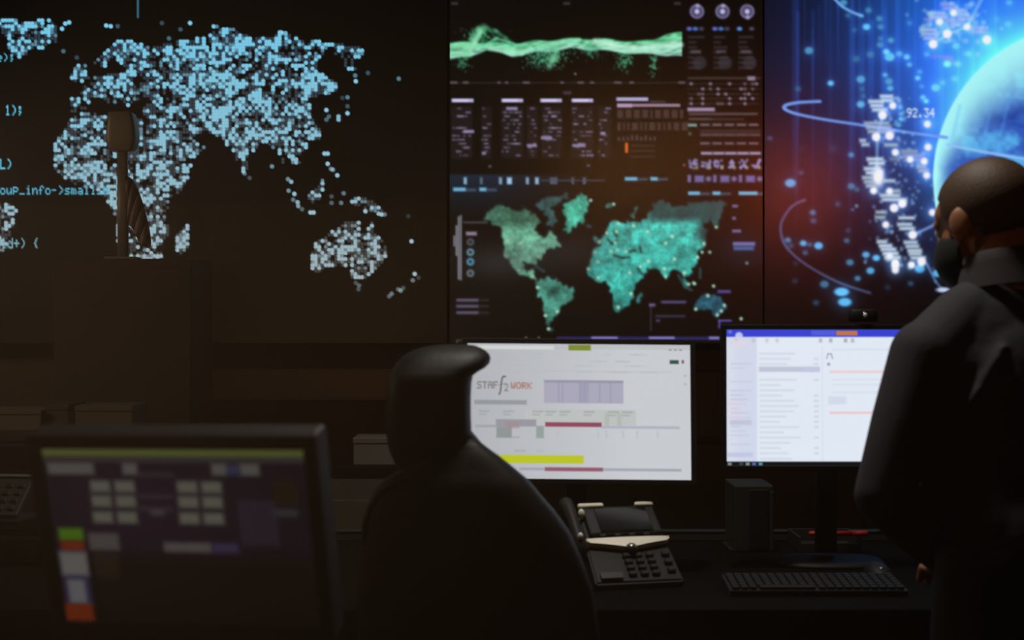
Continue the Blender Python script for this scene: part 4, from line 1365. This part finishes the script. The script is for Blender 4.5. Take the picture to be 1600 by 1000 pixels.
hr = [(738, 628, 800, .03, .045), (728, 616, 792, .03, .055), (712, 609, 774, .03, .062), (695, 604, 752, .03, .066), (676, 601.5, 736, .03, .068), (650, 600, 735, .03, .070), (620, 601.5, 735, .03, .070), (600, 604, 736, .032, .070),
      (588, 607, 738, .035, .070), (582, 609, 746, .04, .070), (576, 612, 757, .045, .070), (569, 616, 764, .05, .068), (562, 622, 766, .055, .065), (555, 630, 764, .06, .060), (549, 641, 758, .065, .052), (544, 655, 749, .07, .040), (540.5, 674, 738, .072, .026), (539, 694, 722, .073, .010)]
loft('headrest', [cs_(*q) for q in hr], 'leather', chair, 48, 2.8)
bk = [(1190, 600, 890, .06, .05), (1150, 572, 925, .05, .06), (1080, 558, 940, .03, .065), (1000, 556, 938, .015, .068), (920, 558, 926, .005, .07), (870, 561, 908, .0, .07), (830, 566, 890, .0, .07), (800, 571, 868, .0, .07),
      (775, 580, 846, .0, .068), (760, 590, 834, .0, .066), (748, 602, 823, .0, .062), (738, 618, 811, .0, .056), (728, 640, 799, .0, .05), (712, 664, 779, .0, .042), (696, 688, 756, .0, .03), (684, 706, 740, .0, .018)]
loft('backrest', [cs_(*q) for q in bk], 'leather', chair, 48, 3.0)


def cpt(x, y, dy):
    return Vector(((x - 800) * ck - c0x, dy, P(0, y, CYp).z))


tube('piping', [cpt(*q) for q in ((640, 742, -.05), (618, 752, -.056), (598, 766, -.06), (584, 786, -.062), (577, 812, -.063), (572, 845, -.056))], [.004, .006, .0075, .0075, .007, .003], 'leather', chair, 12)
box('seat', (0.02, 0.30, 0.48), (0.50, 0.50, 0.10), 'leather', chair, 0.04, None, 4)
box('back_support', (0.01, 0.06, 0.50), (0.08, 0.05, 0.30), 'casing', chair, 0.01)
for s in (-1, 1):
    ar = box('armrest', (s * 0.27 + .02, 0.28, 0.655), (0.07, 0.28, 0.035), 'leather', chair, 0.012, None, 3)
    box('armrest_post', (s * 0.27 + .02, 0.30, 0.54), (0.03, 0.06, 0.20), 'casing', chair, 0.006)
tube('gas_lift', [(0.02, 0.28, 0.44), (0.02, 0.28, 0.26), (0.02, 0.28, 0.08)], [0.022, 0.026, 0.03], 'trim', chair, 16)
for k in range(5):
    an = math.radians(90 + 72 * k)
    ex = (0.02 + 0.30 * math.cos(an), 0.28 + 0.30 * math.sin(an))
    tube('base_spoke', [(0.02, 0.28, 0.10), (ex[0], ex[1], 0.075)], [0.026, 0.016], 'casing', chair, 12)
    tube('castor', [(ex[0] - .018 * math.sin(an), ex[1] + .018 * math.cos(an), 0.03), (ex[0] + .018 * math.sin(an), ex[1] - .018 * math.cos(an), 0.03)], 0.03, 'casing', chair, 16)


# ------------------------------------------------------------------ the man at the right
def capsule_bm(bm, pts, rads, n=18):
    """closed tapered limb with rounded ends"""
    pts = [Vector(p) for p in pts]
    P2, R2 = [], []
    d0 = (pts[1] - pts[0]).normalized()
    d1 = (pts[-1] - pts[-2]).normalized()
    for t in (1.0, .8, .5, .2):
        P2.append(pts[0] - d0 * rads[0] * t)
        R2.append(max(rads[0] * math.sqrt(1 - t * t), rads[0] * .06))
    for p, r in zip(pts, rads):
        P2.append(p)
        R2.append(r)
    for t in (.2, .5, .8, 1.0):
        P2.append(pts[-1] + d1 * rads[-1] * t)
        R2.append(max(rads[-1] * math.sqrt(1 - t * t), rads[-1] * .06))
    tube_bm(bm, P2, R2, n)


def fuse(name, bm, voxel, m, parent, smooth=6, fac=0.5):
    """grow one continuous skin over overlapping closed forms"""
    bmesh.ops.recalc_face_normals(bm, faces=bm.faces[:])
    me = bpy.data.meshes.new('forms')
    bm.to_mesh(me)
    bm.free()
    o = bpy.data.objects.new('forms', me)
    COL.objects.link(o)
    md = o.modifiers.new('r', 'REMESH')
    md.mode = 'VOXEL'
    md.voxel_size = voxel
    ms_ = o.modifiers.new('s', 'SMOOTH')
    ms_.factor = fac
    ms_.iterations = smooth
    dg = bpy.context.evaluated_depsgraph_get()
    out = bpy.data.meshes.new_from_object(o.evaluated_get(dg))
    bpy.data.objects.remove(o)
    out.name = name
    out.polygons.foreach_set('use_smooth', [True] * len(out.polygons))
    out.materials.clear()
    out.materials.append(M[m])
    return link(bpy.data.objects.new(name, out), parent)


PB = Vector((0.93, 2.62, 0))
man = empty('person', PB, 'man in dark collared shirt and black face mask, standing with back to camera', 'person')
rel = lambda *p: Vector(p) - PB
beta = math.radians(25)
fwd, rgt = Vector((-math.sin(beta), math.cos(beta), 0)), Vector((math.cos(beta), math.sin(beta), 0))
UP = Vector((0, 0, 1))
nb = rel(0.920, 2.665, 1.405)                      # neck base
shL, shR = nb - rgt * 0.178 - UP * 0.140 + fwd * .005, nb + rgt * 0.185 - UP * 0.135 + fwd * .005
elL, elR = rel(0.668, 2.56, 1.015), rel(1.19, 2.74, 1.02)
wrL, wrR = rel(0.86, 2.76, 0.855), rel(1.03, 2.90, 0.850)
pel = rel(0.945, 2.585, 0.93)
ch_ = (nb + pel) * .5 + UP * .10
knL, knR = rel(0.83, 2.60, 0.50), rel(1.04, 2.66, 0.50)
anL, anR = rel(0.82, 2.56, 0.085), rel(1.05, 2.62, 0.085)
hipL, hipR = pel - rgt * .09 - UP * .04, pel + rgt * .09 - UP * .04

# head frame
hy = math.radians(33)
hp = math.radians(12)
hf = Vector((-math.sin(hy) * math.cos(hp), math.cos(hy) * math.cos(hp), -math.sin(hp)))
hr_ = Vector((math.cos(hy), math.sin(hy), 0))
hu = hr_.cross(hf)
HC = rel(0.897, 2.70, 1.512)
HM = Matrix((hr_, hf, hu)).transposed()             # columns: right, forward, up
hh = lambda x, y, z: HC + HM @ Vector((x, y, z))


def head_forms(bm, g=0.0):
    ellipsoid_bm(bm, hh(0, -.014, .032), (.077 + g, .098 + g, .088 + g), HM, 32, 22)
    ellipsoid_bm(bm, hh(0, .030, -.035), (.062 + g, .062 + g, .088 + g), HM, 28, 20)
    ellipsoid_bm(bm, hh(0, .048, -.090), (.040 + g, .040 + g, .034 + g), HM)
    ellipsoid_bm(bm, hh(0, .055, .030), (.058 + g, .034 + g, .042 + g), HM)


def torso_forms(bm, g):
    mR = Matrix((rgt, fwd, UP)).transposed()
    ellipsoid_bm(bm, nb - UP * .19 + fwd * .0, (.165 + g, .105 + g, .19 + g), mR)
    ellipsoid_bm(bm, (nb + pel) * .5 - UP * .02, (.150 + g, .100 + g, .20 + g), mR)
    ellipsoid_bm(bm, pel, (.165 + g, .115 + g, .13 + g), mR)
    for s in (-1, 1):
        capsule_bm(bm, [nb - UP * .17 + rgt * s * .11, nb - UP * .30 + rgt * s * .115, pel + UP * .03 + rgt * s * .10], [.075 + g, .078 + g, .07 + g])
    for s, sh in ((-1, shL), (1, shR)):
        capsule_bm(bm, [nb - UP * .035, (nb * .5 + sh * .5) - UP * .004, sh - UP * .008], [.050 + g, .050 + g, .054 + g])


def arm_forms(bm, g, full=True):
    for sh, el, wr in ((shL, elL, wrL), (shR, elR, wrR)):
        mid = (sh + el) * .5
        capsule_bm(bm, [sh, mid, el], [.056 + g, .050 + g, .040 + g])
        e = wr if full else el + (wr - el) * .95
        capsule_bm(bm, [el, el + (wr - el) * .35, e], [.040 + g, .041 + g, .028 + g])


def leg_forms(bm, g):
    for hp_, kn, an in ((hipL, knL, anL), (hipR, knR, anR)):
        capsule_bm(bm, [hp_, (hp_ + kn) * .5, kn], [.088 + g, .075 + g, .055 + g])
        capsule_bm(bm, [kn, kn + (an - kn) * .35 - fwd * .012, an], [.055 + g, .054 + g, .037 + g])


bm = bmesh.new()
head_forms(bm)
capsule_bm(bm, [hh(0, .100, .005), hh(0, .108, -.022), hh(0, .112, -.040)], [.009, .012, .014])          # nose
for s in (-1, 1):
    em = HM @ Matrix.Rotation(s * math.radians(-22), 3, 'Z')
    ellipsoid_bm(bm, hh(s * .081, -.008, -.006), (.010, .021, .033), em)                                  # ear
    ellipsoid_bm(bm, hh(s * .079, -.002, -.034), (.009, .012, .014), em)
    capsule_bm(bm, [hh(s * .018, .086, .014), hh(s * .046, .074, .014)], [.009, .008])                     # brow
capsule_bm(bm, [hh(0, -.025, -.05), nb + UP * .03 - fwd * .01, nb - UP * .05], [.058, .058, .066])        # neck
torso_forms(bm, 0)
arm_forms(bm, 0)
leg_forms(bm, 0)
for kn, an in ((knL, anL), (knR, anR)):
    capsule_bm(bm, [an - fwd * .035 - UP * .045, an + fwd * .06 - UP * .045, an + fwd * .13 - UP * .055], [.035, .036, .027])
# hands resting on the desk edge: palm, four unequal fingers, thumb leaving the side of the palm
for s, wr in ((-1, wrL), (1, wrR)):
    hd_ = (fwd * 1.0 - UP * .30 - rgt * s * .45).normalized()
    sd = hd_.cross(UP).normalized()                 # to the right of the hand
    pn = sd.cross(hd_)
    pc_ = wr + hd_ * .055
    ellipsoid_bm(bm, wr + hd_ * .05, (.040, .050, .017), Matrix((sd, hd_, pn)).transposed())
    for k, (o_, ln) in enumerate(((-.028, .062), (-.010, .074), (.010, .080), (.028, .072))):
        ln = ln if s < 0 else (.072, .080, .074, .062)[k]
        b0 = wr + hd_ * .078 + sd * o_
        k1 = b0 + hd_ * ln * .5 + sd * o_ * .15 + pn * .006
        tp = k1 + hd_ * ln * .42 - pn * ln * .36
        capsule_bm(bm, [b0, k1, tp], [.0095, .0088, .0075], 12)
    ts = sd * (1 if s < 0 else -1)
    t0_ = wr + hd_ * .03 + ts * .028
    t1_ = t0_ + hd_ * .026 + ts * .026 - pn * .006
    capsule_bm(bm, [t0_, t1_, t1_ + hd_ * .030 + ts * .008 - pn * .010], [.0125, .0105, .0085], 12)
body = fuse('body', bm, 0.0045, 'skin', man, 5)
body['label'] = 'brown skin of head and neck'

bm = bmesh.new()
torso_forms(bm, .014)
arm_forms(bm, .012, False)
# drape folds across the back and sleeve
for q in range(3):
    u0 = nb - rgt * (.10 - .05 * q) - UP * (.12 + .03 * q) - fwd * .108
    capsule_bm(bm, [u0, u0 - rgt * .06 - UP * .10 + fwd * .02, u0 - rgt * .075 - UP * .20 + fwd * .05], [.006, .009, .005], 10)
shirt = fuse('shirt', bm, 0.006, 'shirt', man, 8)
shirt['label'] = 'dark grey shirt'
bm = bmesh.new()
n = 40
cen = nb + UP * .012
rows = []
for z_, r_ in ((-.030, .090), (-.008, .084), (.014, .078), (.034, .074), (.036, .071), (.014, .072), (-.030, .078)):
    rows.append([bm.verts.new(cen + rgt * (math.cos(2 * math.pi * k / n) * r_ * 1.02) + fwd * (math.sin(2 * math.pi * k / n) * r_ * .98 + z_ * .15 - .004) +
                              UP * (z_ - .014 * math.sin(2 * math.pi * k / n))) for k in range(n)])
for a_, b_ in zip(rows, rows[1:]):
    for k in range(n):
        bm.faces.new((a_[k], a_[(k + 1) % n], b_[(k + 1) % n], b_[k]))
mesh_obj('collar', bm, 'collar', man, True)['label'] = 'standing shirt collar'
bm = bmesh.new()
mR = Matrix((rgt, fwd, UP)).transposed()
ellipsoid_bm(bm, pel - UP * .02, (.182, .132, .12), mR)
leg_forms(bm, .016)
fuse('trousers', bm, 0.008, 'trousers', man, 6)
for kn, an in ((knL, anL), (knR, anR)):
    bm = bmesh.new()
    capsule_bm(bm, [an - fwd * .035 - UP * .043, an + fwd * .06 - UP * .043, an + fwd * .14 - UP * .051], [.042, .043, .034])
    capsule_bm(bm, [an - UP * .04, an + UP * .01], [.044, .046])
    o = fuse('shoe', bm, 0.005, 'shoe', man, 4)
    for v in o.data.vertices:
        if v.co.z < 0.002:
            v.co.z = 0.002


def shell(name, c, r, keep, m, thick, cut_u=48, cut_v=36):
    """a fitted shell: the part of an ellipsoid of the head for which keep(local) holds, given thickness"""
    bm = bmesh.new()
    q = bmesh.ops.create_uvsphere(bm, u_segments=cut_u, v_segments=cut_v, radius=1.0)
    loc = {}
    for v in q['verts']:
        p = Vector((v.co.x * r[0] + c[0], v.co.y * r[1] + c[1], v.co.z * r[2] + c[2]))
        loc[v] = p
    dele = [v for v, p in loc.items() if not keep(p)]
    for v, p in loc.items():
        v.co = HC + HM @ p
    bmesh.ops.delete(bm, geom=dele, context='VERTS')
    bmesh.ops.recalc_face_normals(bm, faces=bm.faces[:])
    bmesh.ops.solidify(bm, geom=bm.faces[:], thickness=thick)
    return mesh_obj(name, bm, m, man, True)


hair = shell('hair', (0, -.014, .032), (.0815, .1025, .0925),
             lambda p: p.z > (0.055 if p.y > .045 else (.012 if p.y > .008 else (-.018 if p.y > -.035 else -.045 - .25 * (p.y + .035)))) and not (p.y > .055 and p.z < .082), 'hair', 0.004, 64, 48)
hair['label'] = 'very short cropped dark hair'
mask = shell('face_mask', (0, .034, -.055), (.071, .079, .072),
             lambda p: p.y > .012 and p.z < -.012 - max(0, .05 - p.y) * .25, 'mask', 0.004)
mask['label'] = 'black cloth face mask'
for s in (-1, 1):
    for z_ in (-.02, -.075):
        o = tube('ear_loop', [hh(s * .066, .02, z_), hh(s * .079, .008, z_ * .6 - .004), hh(s * .086, -.012, (-.0 if z_ > -.05 else -.035))], 0.0022, 'mask', man, 8)
    bm = bmesh.new()
    ellipsoid_bm(bm, hh(s * .031, .078, .002), (.012, .012, .012), None, 16, 12)
    mesh_obj('eye', bm, 'eye', man, True)

# fix empty group strings left by optional arguments
for o in bpy.data.objects:
    if 'group' in o and not o['group']:
        del o['group']
